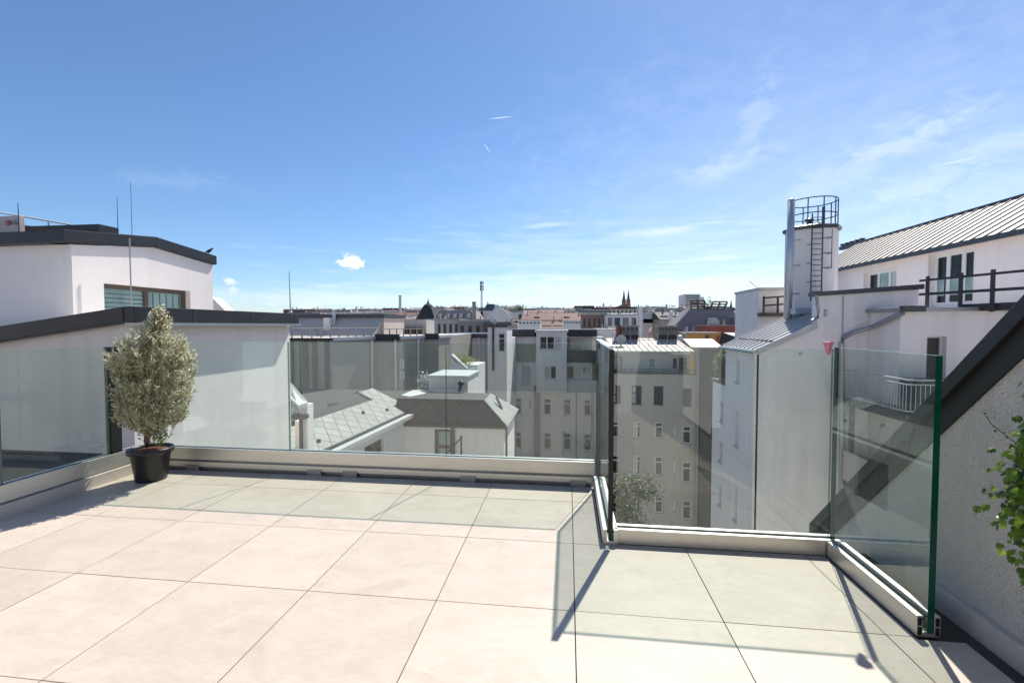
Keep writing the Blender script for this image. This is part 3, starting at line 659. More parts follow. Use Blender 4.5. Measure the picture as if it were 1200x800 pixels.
# air conditioner with its mark
a0, a1 = atY(-28, 254.5, 9.6), atY(22.5, 267, 9.6)
ac = thing('air_conditioner', 'beige rooftop air conditioner with a round red mark at the left edge', 'air conditioner', (a1.x - .4, 9.7, a1.z - .4))
MB().box(a0.x, a1.x, 9.6, 9.72, a1.z - .45, a0.z).build('casing', M['ac_beige'], ac, bevel=.01)
lc = atY(9.5, 261, 9.59); m = MB(); n_ = 24
m.prism([(lc.x + .065 * math.cos(2 * math.pi * k / n_), 9.585, lc.z + .065 * math.sin(2 * math.pi * k / n_)) for k in range(n_)], (0, .013, 0)); m.build('logo_disc', M['logo_red'], ac)
m = MB(); m.box(lc.x - .008, lc.x + .004, 9.579, 9.584, lc.z - .035, lc.z + .03); m.box(lc.x + .004, lc.x + .028, 9.579, 9.584, lc.z - .035, lc.z - .024)
m.build('logo_mark', M['ac_beige'], ac)
tcu = bpy.data.curves.new('lettering', 'FONT'); tcu.body = 'LG'; tcu.size = .15; tcu.extrude = .003; tcu.align_x = 'LEFT'; tcu.align_y = 'CENTER'
to_ = bpy.data.objects.new('tmp', tcu); COL.objects.link(to_); bpy.context.view_layer.update()
me = bpy.data.meshes.new_from_object(to_.evaluated_get(bpy.context.evaluated_depsgraph_get())); bpy.data.objects.remove(to_)
lt = bpy.data.objects.new('lettering', me); COL.objects.link(lt); lt.parent = ac; lt.location = Vector((lc.x + .085, 9.585, lc.z)) - ROOT[ac.name]; lt.rotation_euler = (R(90), 0, 0)
me.materials.clear(); me.materials.append(M['logo_grey'])
# tubular roof railing
rr = thing('roof_railing', 'pale tubular railing on the upper left roof', 'railing', (-12, 10, 3))
m = MB(); A, B = atY(-30, 244, 9.3), atY(82, 263, 10.9)
m.tube([A, B], .022, 8); m.tube([A - Vector((0, 0, .28)), B - Vector((0, 0, .28)) + Vector((0, 0, .1))], .018, 8); m.build('rails', M['steel'], rr)
for f in (.1, .42, .75, .97):
    q = A.lerp(B, f); MB().tube([q - Vector((0, 0, .75)), q], .018, 8).build('post', M['steel'], rr)
# bird on the coping end
bp_ = atX(247, 296.5, DX + .2); bi = thing('bird', 'small dark bird perched on the far end of the dormer coping', 'bird', bp_)
zc_ = zb + .25
m = MB(); bx, by = DX - .06, d1 - .02
prof = [(-.10, .005, .085), (-.05, .02, .10), (0, .042, .115), (.04, .046, .13), (.075, .036, .155), (.095, .026, .18), (.115, .026, .195), (.135, .018, .195), (.15, .005, .187), (.172, .002, .183)]
vs = []; fs = []; sg = 12
for (t, r_, h_) in prof:
    for k in range(sg):
        a = 2 * math.pi * k / sg; vs.append((bx + t * .8, by + math.cos(a) * r_ + t * .3, zc_ + h_ + math.sin(a) * r_))
for i in range(len(prof) - 1):
    for k in range(sg): fs.append((i * sg + k, i * sg + (k + 1) % sg, (i + 1) * sg + (k + 1) % sg, (i + 1) * sg + k))
m.mesh(vs, fs); m.tube([(bx + .01, by - .012, zc_), (bx + .015, by - .01, zc_ + .09)], .005, 5); m.tube([(bx + .01, by + .02, zc_), (bx + .015, by + .018, zc_ + .09)], .005, 5)
m.build('body', M['bird'], bi, smooth=True)
# white gable peeping over the coping, far parapets
g = MB(); Yg = 16.5; g.prism([atY(230, 372, Yg), atY(268, 372, Yg), atY(266, 366, Yg), atY(249, 349, Yg), atY(230, 345, Yg)], (0, .5, 0))
tg = thing('chimney_block', 'white sloping masonry block just right of the dormer', 'chimney', (XY(250, Yg), Yg, 1)); g.build('wall', M['plaster'], tg)

# ================================================================== roofs below the rear glass
wing = thing('slate_roofed_wing', 'lower white wing with sunlit grey slate roof and black gutter', 'building', (-8, 16, -3))
Ef = atY(479, 481, 19.5); EZ = Ef.z; En = atZ(375, 528, EZ)
UW = (En - Ef).normalized(); NW = Vector((-UW.y, UW.x, 0)); LW = (En - Ef).length + 1.5      # along the eave towards the viewer, outward
if NW.x < 0: NW = -NW
WF = (Vector((Ef.x, Ef.y, 0)), UW, NW)
def W3(u, n, z): return WF[0] + UW * u + NW * n + Vector((0, 0, EZ + z))
RXr, RZ = Ef.x - 1.35, EZ + .58
EX = Ef.x; y0, y1 = 10.5, 19.5
m = MB(); m.prism([W3(.75, 0, 0), W3(.75, -1.3, .58), W3(.75, -1.3, .46), W3(.75, 0, -.12)], UW * (LW - .75))
m.prism([W3(-.5, 0, 0), W3(-.5, -2.0, .89), W3(-.5, -2.0, .75), W3(-.5, 0, -.12)], UW * 1.249)
m.build('roof', M['slate'], wing)
m = MB(); m.obox(WF, -.5, LW, .002, .17, EZ - .16, EZ - .04); m.build('gutter', M['black_metal'], wing)
m = MB(); m.obox(WF, -.52, LW, .172, .42, EZ - .2, EZ - .05); m.build('fascia', M['zinc_roof'], wing)
FW = (WF[0] + NW * .04, UW, NW)
def onW(px, py):                                     # where a sight line meets that wall
    d = ray(px, py); n = NW; t = ((FW[0] - CAM).dot(n)) / Vector((d.x, d.y, 0)).dot(n); p = CAM + d * t; return (p - FW[0]).dot(UW), p.z
ua, za1 = onW(450, 512); ub, za2 = onW(427, 512); wo = (ua, ub, za1 - 1.5, za1)
m = MB(); facade(m, FW, -.5, LW, -9, EZ - .2, [wo], .2); m.obox(FW, -.5, LW, -5, -.4, -9, EZ - .25); m.build('wall', M['plaster'], wing)
window(wing, FW, wo, .18, 2, None, 'frame_brown', 'pane_mid', .09, False)
MB().box(-19, RXr - .1, 10.6, 25.9, EZ - .9, EZ - .05).build('flat_roof', M['dark_roof'], wing)
for (u, t) in ((1.2, .35), (2.6, .6), (6.2, .25), (7.0, .6), (7.6, .8)):
    q = W3(u, -1.3 * t, .58 * t); MB().box(q.x - .05, q.x + .05, q.y - .03, q.y + .03, q.z - .02, q.z + .09).build('snow_guard', M['dark_metal'], wing)
# dark vent with four hoods on that roof
q = W3(5.6, -1.3, .5); vt = MB(); vt.lathe(q, [(.09, 0), (.09, .25), (.2, .27), (.2, .36), (.05, .42)], 12); vt.box(q.x - .2, q.x + .2, q.y - .3, q.y - .2, q.z - .1, q.z + .2)
tag(vt.build('roof_vent', M['black_metal']), 'black roof vent standing on the ridge of the sunlit slate roof', 'vent')
# white stub of the same front, next to the corner of the white house
st_ = thing('lean_to', 'small white lean-to with sunlit sloping top at the wall corner', 'outbuilding', (-7.2, 12.4, -4))
A = [atY(341, 448, 12.6), atY(361, 471, 12.0), atY(350, 475, 11.6), atY(338, 463, 12.2)]
m = MB(); m.prism(A, (0, 0, -.06)); m.build('roof', M['white_cap'], st_)
m = MB(); x0_, x1_ = XY(349.5, 12), XY(359, 12); m.box(x0_, x1_, 12.0, 12.3, -8, A[1].z - .07); m.box(XY(341.5, 12.2), x0_ + .02, 12.3, 12.5, -8, ZY(500, 12.3)); m.build('wall', M['plaster'], st_)
m = MB(); m.tube([(XY(351, 11.9), 11.9, -8), (XY(351, 11.9), 11.9, ZY(497, 11.9)), (XY(345, 11.9), 11.9, ZY(494, 11.9))], .05, 8); m.build('downpipe', M['dark_metal'], st_)
fb = thing('flower_box', 'pale flower box full of white blossom beside the white corner', 'flower box', (XY(346, 11.7), 11.7, -1.6))
MB().box(XY(340, 11.7), XY(357, 11.7), 11.6, 11.85, ZY(497, 11.7), ZY(492, 11.7)).build('box', M['dark_metal'], fb)
m = MB(); r_ = random.Random(3)
for k in range(160):
    p = Vector((r_.uniform(XY(341, 11.7), XY(352, 11.7)), r_.uniform(11.6, 11.85), ZY(492, 11.7) + abs(r_.gauss(0, .1)))); leaf(m, p, Vector((r_.uniform(-1, 1), r_.uniform(-1, 1), r_.uniform(0, 1))).normalized(), .07, .02, Vector((0, 0, 1)))
m.build('blossom', M['frame_white'], fb, fixn=False, weld=False)

hip = thing('hip_roofed_annex', 'white annex with a hipped slate roof, toned dark on the shaded side, and brown door', 'building', (-5, 20, -3))
HY = 19.0; hx0, hx1 = XY(474, HY, 499), XY(590.5, HY, 499); hz = ZY(499, HY)
TY_, TZ = 19.45, ZY(470, 19.45); tx1 = XY(567, TY_, 470); by_ = 23.0
tzb = ZY(461, 21.7); txb = XY(575, 21.7)
m = MB()
m.poly([(hx0 - .5, HY - .12, hz), (hx1 + .12, HY - .12, hz), (tx1, TY_, TZ), (hx0 - .5, TY_, TZ)])
m.poly([(hx0 - .5, TY_, TZ), (tx1, TY_, TZ), (txb, 21.7, tzb), (hx0 - .5, 21.7, tzb)])
m.poly([(hx0 - .5, 21.7, tzb), (txb, 21.7, tzb), (hx1 + .12, by_, hz), (hx0 - .5, by_, hz)])
m.poly([(hx0 - .5, HY - .12, hz), (hx0 - .5, TY_, TZ), (hx0 - .5, 21.7, tzb), (hx0 - .5, by_, hz)])
m.build('roof', M['slate_dark'], hip)  # shade put in as darker slate; the sunny hip gets the paler copy
m = MB(); m.poly([(hx1 + .12, HY - .12, hz), (hx1 + .14, by_ + .1, hz), (txb, 21.7, tzb), (tx1, TY_, TZ)]); m.prism([(hx1 + .12, HY - .12, hz - .08), (hx1 + .14, by_ + .1, hz - .08), (hx1 + .14, by_ + .1, hz - .01), (hx1 + .12, HY - .12, hz - .01)], (.05, 0, 0))
m.build('hip_slope', M['slate'], hip)
m = MB(); q0, q1 = Vector((tx1, TY_, TZ)), Vector((hx1 + .12, HY - .12, hz)); m.tube([q0, q1], .045, 8); m.tube([(hx0 - .5, TY_, TZ), (tx1, TY_, TZ)], .04, 8); m.box(hx0 - .5, hx1 + .17, HY - .2, HY - .125, hz - .1, hz + .01); m.build('ridge_caps', M['dark_metal'], hip)
F = frontal(0, HY); op = (XY(509, HY, 510), XY(530, HY, 510), ZY(545, HY), ZY(505, HY))
m = MB(); facade(m, F, hx0, hx1, -11, hz, [op], .2); m.box(hx1 - .3, hx1, HY + .001, by_ - .2, -11, hz - .02); m.box(hx0, hx1 - .31, HY + .6, HY + .7, -11, hz - .05); m.build('wall', M['plaster'], hip)
window(hip, F, op, .16, 1, .45, 'frame_brown', 'pane_teal', .13, False, 'door')
q = hx1 + .0; m = MB(); m.tube([(XY(592.5, HY + .5), HY + .6, -11), (XY(592.5, HY + .5), HY + .6, hz - .1)], .07, 8); m.tube([(XY(532, HY, 515), HY - .08, -8), (XY(532, HY, 515), HY - .08, hz - .25), (XY(530, HY, 500), HY - .12, hz - .02)], .06, 8); m.build('downpipe', M['frame_brown'], hip)
MB().prism([(XY(580, 20.6), 20.6, -2.3)] * 0 + [Vector((hx1 - .35, 20.6, hz + .36)), Vector((hx1 - .3, 20.8, hz + .36)), Vector((tx1 + .35, 21.0, TZ - .1)), Vector((tx1 + .3, 20.8, TZ - .1))], (0, 0, .08)).build('roof_strip', M['dark_metal'], hip)
sr = MB(); Ys = 18.0; sr.tube([(XY(524, Ys, 530), Ys, ZY(533, Ys)), (XY(541, Ys, 515), Ys, ZY(514, Ys))], .03, 8); sr.tube([(XY(540.5, Ys, 520), Ys, ZY(560, Ys)), (XY(540.5, Ys, 520), Ys, ZY(512, Ys))], .04, 8); sr.tube([(XY(524, Ys, 530), Ys, ZY(560, Ys)), (XY(524, Ys, 530), Ys, ZY(532, Ys))], .03, 8)
tag(sr.build('stair_handrail', M['dark_metal']), 'dark sloping stair handrail in front of the hip-roofed annex', 'handrail')
# white cube with a thin sunlit roof
cu = thing('roof_penthouse', 'small white flat-roofed box behind the dark hipped roof', 'building', (-5.6, 23, -2))
cx0, cx1, cz = XY(500, 22, 440), XY(549, 22, 440), ZY(441, 22)
m = MB(); m.box(cx0 + .06, cx1 - .06, 22.08, 24.9, -3, cz - .1); m.build('wall', M['plaster'], cu)
MB().box(cx0, cx1, 22, 25, cz - .1, cz).build('roof', M['white_cap'], cu, bevel=.01)
q = atY(540, 455, 21.9); m = MB(); m.tube([(q.x - .06, 21.8, TZ + .02), (q.x - .02, 21.8, q.z), (q.x + .03, 21.8, q.z + .25)], .075, 10); m.lathe((q.x + .04, 21.8, q.z + .15), [(.04, 0), (.13, .04), (.15, .12), (.12, .2), (.03, .24)], 12)
tag(m.build('vent_cowl', M['black_metal']), 'black bent vent pipe with cowl in front of the white box', 'vent')
q = atY(497, 447, 22.6); m = MB(); r_ = random.Random(9)
for k in range(420):
    p = q + Vector((r_.gauss(0, .17), r_.gauss(0, .15), r_.gauss(0, .2))); leaf(m, p, Vector((r_.uniform(-1, 1), r_.uniform(-1, 1), r_.uniform(-.3, 1))).normalized(), .09, .03, Vector((0, 0, 1)))
m.tube([q - Vector((0, 0, 1.3)), q], .03, 6)
tag(m.build('blossom_shrub', M['frame_white'], fixn=False, weld=False), 'white flowering shrub at the left end of the white box', 'shrub')
m = MB(); m.prism([atY(470, 464, 20.2), atY(489, 467, 20.2), atY(504, 458.5, 22), atY(485, 457.5, 22)], (0, 0, .05))
tag(m.build('roof_hatch', M['white_cap']), 'flat white roof hatch lying between the slate roofs', 'roof hatch')
m = MB(); m.prism([atY(400, 464, 24), atY(420, 458, 24.6), atY(420, 460, 25.2), atY(400, 467, 24.6)], (0, 0, -.05))
tag(m.build('skylight', M['white_cap']), 'narrow pale skylight strip on the dark flat roof', 'skylight')

# ================================================================== dark facade with a pale flat roof
dz = .42
dh = thing('dark_rendered_house', 'dark grey rendered house with a pale flat roof left of centre', 'building', (-12, 28, 0))
line = [(330, 26), (389, 26), (440, 30), (468, 30), (498, 33), (514, 33), (529, 36)]
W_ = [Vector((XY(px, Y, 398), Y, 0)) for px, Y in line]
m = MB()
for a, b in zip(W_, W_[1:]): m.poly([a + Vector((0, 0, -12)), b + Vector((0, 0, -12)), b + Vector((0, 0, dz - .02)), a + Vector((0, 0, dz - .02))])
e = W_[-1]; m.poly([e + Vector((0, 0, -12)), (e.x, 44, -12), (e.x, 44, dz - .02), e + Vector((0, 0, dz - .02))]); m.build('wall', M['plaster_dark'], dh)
m = MB(); m.poly([p + Vector((0, .05, dz)) for p in W_] + [Vector((e.x, 44, dz)), Vector((-32, 44, dz)), Vector((-32, 26, dz))]); m.build('roof', M['flat_roof'], dh)
for i, (a, b) in enumerate(zip(W_, W_[1:])):
    d = (b - a).normalized(); nn = Vector((d.y, -d.x, 0))
    m = MB(); fr_ = i % 2 == 0; h0, h1 = (-.12, .03) if i == 0 else ((-.25, .2) if fr_ else (-.14, .06))
    m.obox((a, d, nn), 0, (b - a).length, -.1, .12, dz + h0, dz + h1); m.build('coping', M['black_metal'] if fr_ else M['steel'], dh)
m = MB()
for px0, px1 in ((341, 343.2), (354, 360.5), (366, 371), (380.5, 385)): m.box(XY(px0, 25.9, 430), XY(px1, 25.9, 430), 25.9, 25.99, -6, dz - .15)
m.build('dark_panels', M['black_metal'], dh)
m = MB()
for px, Y in ((436, 29.4), (463.5, 29.8), (490, 32), (527, 35.6)): m.tube([(XY(px, Y, 430), Y, -12), (XY(px, Y, 430), Y, dz - .2)], .07, 8)
m.build('downpipe', M['plaster_grey'], dh)
for (px0, px1, py0, py1, Y) in ((469.5, 473.5, 423, 433, 29.9), (469.5, 473.5, 437, 446, 29.9)):
    f_ = frontal(0, Y); window(dh, f_, (XY(px0, Y, py0), XY(px1, Y, py0), ZY(py1, Y), ZY(py0, Y)), -.05, 1, None, 'frame_white', 'pane_light', .04, False)
def postrow(lab, A, B, n, h):
    t = thing('roof_guardrail', lab, 'railing', A, 'guard rails on the pale flat roof')
    MB().tube([A + Vector((0, 0, h)), B + Vector((0, 0, h))], .035, 6).build('rail', M['wood_grey'], t)
    for i in range(n):
        q = A.lerp(B, i / (n - 1)); MB().tube([q, q + Vector((0, 0, h))], .05, 6).build('post', M['wood_grey'], t)
g_ = lambda px, Y: Vector((XY(px, Y, 392), Y, dz))
postrow('long pale guard rail near the front edge of the pale flat roof', g_(342, 26.6), g_(444, 32.5), 11, .62)
postrow('short pale guard rail further back on the pale flat roof', g_(362, 31), g_(455, 38), 9, .6)
postrow('pale guard rail at the right end of the pale flat roof', g_(448, 31.0), g_(496, 34.0), 7, .55)
# long parapet with sloping beige skirt behind
ph = thing('skirt_roofed_house', 'long low house with beige sloping roof skirt and black top edge', 'building', (-17, 36, 0))
xa, xb = XY(262, 33, 375), XY(446, 33, 375)
m = MB(); m.poly([(xa, 32, .3), (xb, 32, .3), (xb, 33.6, ZY(371.5, 33.6)), (xa, 33.6, ZY(371.5, 33.6))]); m.box(xa, xb, 33.62, 38, -10, ZY(372, 33.6)); m.build('roof', M['flat_roof'], ph)
MB().box(xa - .1, xb + .1, 33.4, 38.2, ZY(371.5, 33.5), ZY(367.2, 33.5)).build('coping', M['dark_metal'], ph)
m = MB(); m.box(XY(384, 33.2), XY(391, 33.2), 32.6, 33.6, .2, ZY(372, 33.2)); m.build('pier', M['plaster_grey'], ph)
q = atY(391.5, 370, 33.2); ch = MB(); ch.lathe((q.x, 33.2, q.z - .1), [(.13, -1.0), (.13, .35), (.17, .36), (.17, .42), (.11, .43), (.11, .5), (.16, .51), (.16, .58)], 14)
tag(ch.build('flue_pipe', M['steel']), 'short steel flue standing against the beige roof skirt', 'flue')
b2 = thing('rooftop_block', 'beige rooftop stair block with a pale right edge', 'building', (-14, 40, 0))
m = MB(); m.box(XY(443, 40), XY(463, 40), 40, 43, -2, ZY(372, 40)); m.box(XY(463.2, 40), XY(498, 40), 40.4, 43, -2, ZY(374.5, 40)); m.build('wall', M['plaster_beige'], b2)
MB().box(XY(442, 40), XY(464, 40), 39.8, 43, ZY(372, 40) + .002, ZY(369.5, 40)).build('coping', M['white_cap'], b2)
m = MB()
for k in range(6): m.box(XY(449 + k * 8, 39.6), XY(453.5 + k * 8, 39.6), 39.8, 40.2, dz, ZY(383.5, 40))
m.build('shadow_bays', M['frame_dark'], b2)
# ================================================================== courtyard fronts straight ahead
# white stair tower and grey links left of the windowed front
gl = thing('grey_link_house', 'plain grey house wall between the dark facade and the courtyard front', 'building', (XY(550, 44), 44, -10))
m = MB(); m.box(XY(520, 44, 420), XY(597, 44, 420), 44, 52, -20, ZY(396, 44)); m.build('wall', M['plaster_grey'], gl)
m = MB(); m.box(XY(519, 44, 420), XY(574, 44, 420), 43.7, 52, ZY(396, 44), ZY(391, 44)); m.build('roof', M['dark_metal'], gl)
m = MB(); m.tube([(XY(561, 43.8, 420), 43.8, -14), (XY(561, 43.8, 420), 43.8, ZY(396, 44))], .12, 8); m.tube([(XY(567, 43.8, 420), 43.8, -14), (XY(567, 43.8, 420), 43.8, ZY(398, 44))], .09, 8); m.build('downpipe', M['plaster'], gl)
F = frontal(0, 44)
for (a, b, c, d) in ((533, 541, 400, 411),): window(gl, F, (XY(a, 44, c), XY(b, 44, c), ZY(d, 44), ZY(c, 44)), -.05, 2, None, 'frame_white', 'pane_mid', .1, False)
tw = thing('stair_tower', 'pale square stair tower with a dark vertical pipe rising above the grey wall', 'tower', (XY(583, 42), 42, -10))
m = MB(); m.box(XY(571.5, 42, 400), XY(594, 42, 400), 42, 46, -20, ZY(383.5, 42)); m.build('wall', M['plaster_lilac'], tw)
m = MB(); m.box(XY(570.5, 42, 400), XY(595, 42, 400), 41.8, 46.2, ZY(383.5, 42), ZY(381, 42)); m.build('roof', M['dark_metal'], tw)
m = MB(); m.tube([(XY(578, 41.9, 400), 41.9, -3), (XY(578, 41.9, 400), 41.9, ZY(383, 42))], .1, 8); m.build('downpipe', M['dark_metal'], tw)
F = frontal(0, 42)
for c, d in ((391.5, 396), (397.5, 411)): window(tw, F, (XY(585.5, 42, c), XY(591, 42, c), ZY(d, 42), ZY(c, 42)), -.06, 1, None, 'frame_dark', 'pane_dark', .08, False)
q = atY(579, 380, 41.9); dsh = MB(); dsh.lathe((q.x, 42.3, ZY(381, 42)), [(.04, 0), (.04, .2)], 8); dsh.prism([(q.x + .24 * math.cos(k * math.pi / 9), 42.2, ZY(381, 42) + .36 + .24 * math.sin(k * math.pi / 9)) for k in range(18)], (0, .08, 0))
tag(dsh.build('satellite_dish', M['dish']), 'round pale satellite dish on the pale stair tower', 'satellite dish')
pl_ = MB(); r_ = random.Random(31); q = atY(541, 420, 30)
for k in range(700):
    p = q + Vector((r_.gauss(0, .42), r_.gauss(0, .4), abs(r_.gauss(0, .28)) - .35)); leaf(pl_, p, Vector((r_.uniform(-1, 1), r_.uniform(-1, 1), r_.uniform(-.2, 1))).normalized(), .15, .035, Vector((0, 0, 1)))
for k in range(8): pl_.tube([q + Vector((r_.uniform(-.5, .5), r_.uniform(-.3, .3), -.7)), q + Vector((r_.uniform(-.5, .5), r_.uniform(-.3, .3), 0))], .02, 5)
tag(pl_.build('roof_shrub', M['yellow_leaf'], fixn=False, weld=False), 'yellow-green shrub on the small terrace above the white box', 'shrub')
rt = thing('roof_terrace_wall', 'low grey terrace wall with a bright slanting coping below the yellow shrub', 'wall', (XY(545, 29), 29, -4))
m = MB(); m.prism([atY(527, 418, 29), atY(547, 434, 29), atY(559, 434, 29), atY(559, 470, 29), atY(527, 470, 29)], (0, .3, 0)); m.box(XY(527, 29.4), XY(560, 29.4), 29.4, 32, ZY(470, 29), ZY(428, 29.4)); m.build('wall', M['plaster_grey'], rt)
m = MB(); m.prism([atY(527, 415.5, 28.9), atY(529, 415, 28.9), atY(548, 432, 28.9), atY(559, 431.5, 28.9), atY(559, 434, 28.9), atY(546, 434.5, 28.9)], (0, .5, 0)); m.build('coping', M['white_cap'], rt)

# ---- grey courtyard front with the white-capped bay
MY = 50
mh = thing('courtyard_house', 'grey courtyard house with a white-capped bay and black flat roof', 'building', (XY(650, MY), MY, -18))
F = frontal(0, MY)
X_ = lambda px, py=450: XY(px, MY, py)
Zm = lambda py: ZY(py, MY, 650)
ops = []
spec = []
for r0, r1 in ((467, 486.5), (507, 527), (547.5, 567.5), (588, 608)):
    for a, b in ((602.4, 611.5), (636.7, 646.3), (660, 669.5), (684, 693.4)):
        op = (X_(a, r0), X_(b, r0), Zm(r1), Zm(r0)); ops.append(op); spec.append((op, 1, .7, 'pane_mid'))
    if r0 < 500: op = (X_(619.5, 468), X_(623, 468), Zm(478.5), Zm(468)); ops.append(op); spec.append((op, 1, None, 'pane_mid'))
lw = [((664.5, 698.5, 396, 423), 'loggia'), ((663, 692.5, 428, 444.5), 'trip'), ((599, 622, 425, 456), 'left')]
lgo = (X_(664.5, 400), X_(698.5, 400), Zm(423), Zm(396)); tri = (X_(663, 436), X_(692.5, 436), Zm(444.5), Zm(428)); lft = (X_(610.5, 430), X_(622, 430), Zm(452), Zm(428.5))
ops += [lgo, tri, lft]
m = MB(); facade(m, F, X_(594), X_(712), -22, Zm(394.5), ops, .25); m.box(X_(594), X_(712), MY + 1.7, 60, -22, Zm(396)); m.build('wall', M['plaster_grey'], mh)
k = 0; pr_ = random.Random(4)
for op, cols, trn, pm in spec:
    window(mh, F, op, .2, cols, trn, 'frame_white', pr_.choice(['pane_mid', 'pane_dark', 'pane_dark', 'pane_mid', 'pane_light']), .13, True)
window(mh, F, tri, .2, 3, None, 'frame_white', 'pane_mid', .12, True, panes=['pane_mid', 'pane_light', 'pane_teal'])
window(mh, F, lft, .2, 2, None, 'frame_white', 'pane_light', .1, True)
# loggia: glazed back wall and dark balustrade
lg = MB(); a, b, c, d = lgo
lg.obox(F, a, b, -1.5, -1.42, c, d); lo = lg.build('loggia', M['plaster_pale'], mh)
MB().obox(F, a + .4, a + 2.9, -1.41, -1.36, c + .3, d - .1).build('glazing', M['pane_light'], lo)
m = MB()
for u in (a + .4, a + 1.6, a + 2.85): m.obox(F, u - .06, u + .06, -1.355, -1.3, c + .3, d - .1)
m.build('frame', M['frame_white'], lo)
MB().obox(F, a - .15, b + .15, .02, .12, c - .1, c + (d - c) * .47).build('balustrade', M['frame_dark'], mh)
MB().obox(F, a - .2, b + .2, .0, .3, c - .3, c - .12).build('balcony_slab', M['plaster_pale'], mh)
# projecting bay
Fb = frontal(0, MY - .9)
xb0, xb1 = XY(628.5, MY - .9, 400), XY(664.2, MY - .9, 400); zb1 = ZY(389.5, MY - .9)
o1 = (XY(632, 49, 400), XY(658.5, 49, 400), ZY(409.5, 49), ZY(393.5, 49)); o2 = (XY(637.5, 49, 436), XY(652.5, 49, 436), ZY(444, 49), ZY(428, 49))
m = MB(); facade(m, Fb, xb0, xb1, ZY(459, 49), zb1, [o1, o2], .2)
m.box(xb0, xb0 + .2, MY - .89, MY - .01, ZY(459, 49), zb1); m.box(xb1 - .2, xb1, MY - .89, MY - .01, ZY(459, 49), zb1); m.box(xb0, xb1, MY - .88, MY - .01, ZY(459, 49), ZY(458, 49)); m.build('bay', M['plaster_grey'], mh)
MB().box(xb0 - .15, xb1 + .15, MY - 1.1, MY + 4, zb1, zb1 + .28).build('bay_cap', M['white_cap'], mh)
window(mh, Fb, o1, .18, 3, None, 'frame_white', 'pane_mid', .12, True, panes=['pane_mid', 'pane_dark', 'pane_light'])
window(mh, Fb, o2, .18, 2, None, 'frame_white', 'pane_mid', .12, True, panes=['pane_light', 'pane_dark'])
# black flat roof edge
m = MB(); m.box(X_(594, 390), xb0 - .2, MY - .3, 60, Zm(394.5), Zm(386)); m.box(xb1 + .2, X_(699.5, 390), MY - .3, 60, Zm(394.3), Zm(386)); m.box(xb0 - .21, xb1 + .21, MY + 4.01, 60, Zm(394.3), Zm(386.2)); m.build('roof_edge', M['black_metal'], mh)
m = MB()
for z in (Zm(389), Zm(392)): m.box(X_(595, 390), xb0 - .3, MY - .42, MY - .31, z, z + .12)
m.build('roof_rails', M['dark_metal'], mh)
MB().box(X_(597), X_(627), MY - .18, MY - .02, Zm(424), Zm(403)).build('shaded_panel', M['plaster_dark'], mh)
m = MB()
for px in (631.5, 627.5, 595): m.tube([(X_(px), MY - .2, -22), (X_(px), MY - .2, Zm(452))], .13, 8)
m.tube([(X_(675, 500), MY - .1, -22), (X_(675, 500), MY - .1, Zm(460))], .06, 8); m.build('downpipe', M['grey_metal'], mh)
# fire wall of the right-hand wing
WY = 40
fwx = XY(699, MY, 400)
# ---- beige courtyard wing with white metal roof
wh = thing('beige_courtyard_wing', 'beige grey courtyard wing with a white sloping metal roof', 'building', (XY(765, WY), WY, -18))
F = frontal(0, WY); Xw = lambda px, py=480: XY(px, WY, py); Zw = lambda py: ZY(py, WY, 765)
xl_, xr_ = Xw(712.5), Xw(816.5)
ops = []; sp = []
def addw(a, b, c, d, cols, tr_, fm, panes):
    op = (Xw(a, (c + d) / 2), Xw(b, (c + d) / 2), Zw(d), Zw(c)); ops.append(op); sp.append((op, cols, tr_, fm, panes))
addw(716.5, 727.5, 452, 474, 2, .5, 'frame_dark', ['pane_light', 'pane_dark']); addw(740.3, 752, 452, 474.5, 2, .62, 'frame_dark', ['pane_light', 'pane_dark'])
addw(766, 777.5, 452, 474.5, 2, None, 'frame_dark', ['pane_dark']); addw(800.3, 810.5, 454.5, 475.5, 1, .68, 'frame_dark', ['pane_mid'])
for (c, d, e_, f_) in ((494.5, 513.8, 498, 519), (534.5, 557.5, 540, 564), (581, 601, 585, 607), (625, 646, 630, 652)):
    addw(717, 726.3, c, d, 2, .72, 'frame_white', ['pane_mid']); addw(742, 751.3, c, d, 2, .72, 'frame_white', ['pane_light', 'pane_dark'])
    addw(767.2, 777.4, c, d, 1, .7, 'frame_white', ['pane_mid']); addw(789.2, 792.6, c + 5, d - 3, 1, None, 'frame_white', ['pane_dark']); addw(799.6, 810.6, e_, f_, 1, .7, 'frame_white', ['pane_mid' if c > 500 else 'pane_dark'])
m = MB(); facade(m, F, xl_, xr_, -22, Zw(437.5), ops, .22)
m.box(xl_, xr_, WY + .5, 52, -22, Zw(438.5))
m.prism([(xl_, WY, -22), (xl_, WY, Zw(408)), (fwx, MY - .05, Zm(398.5)), (fwx, MY - .05, -22)], (.3, 0, 0)); m.build('wall', M['plaster_beige'], wh)
for op, cols, tr_, fm, pn in sp: window(wh, F, op, .18, 1 if cols == 2 and len(pn) == 1 else cols, tr_, fm, pn[0], .12 if fm == 'frame_white' else .09, True, panes=pn)
m = MB(); m.prism([(xl_ - .15, WY - .1, Zw(408) + .002), (fwx - .15, MY - .05, Zm(398.5) + .002), (fwx - .15, MY - .05, Zm(396.8)), (xl_ - .15, WY - .1, Zw(405.6))], (.6, 0, 0)); m.build('fire_wall_coping', M['white_cap'], wh)
sa = (Vector((fwx, MY, 0)), (Vector((xl_, WY, 0)) - Vector((fwx, MY, 0))).normalized(), Vector((-1, 0, 0)))
q0 = atX(703, 436, fwx + .1); MB().box(fwx - .6, fwx + .25, 46.2, 47.5, q0.z - .9, q0.z + .8).build('side_window', M['pane_mid'], wh)
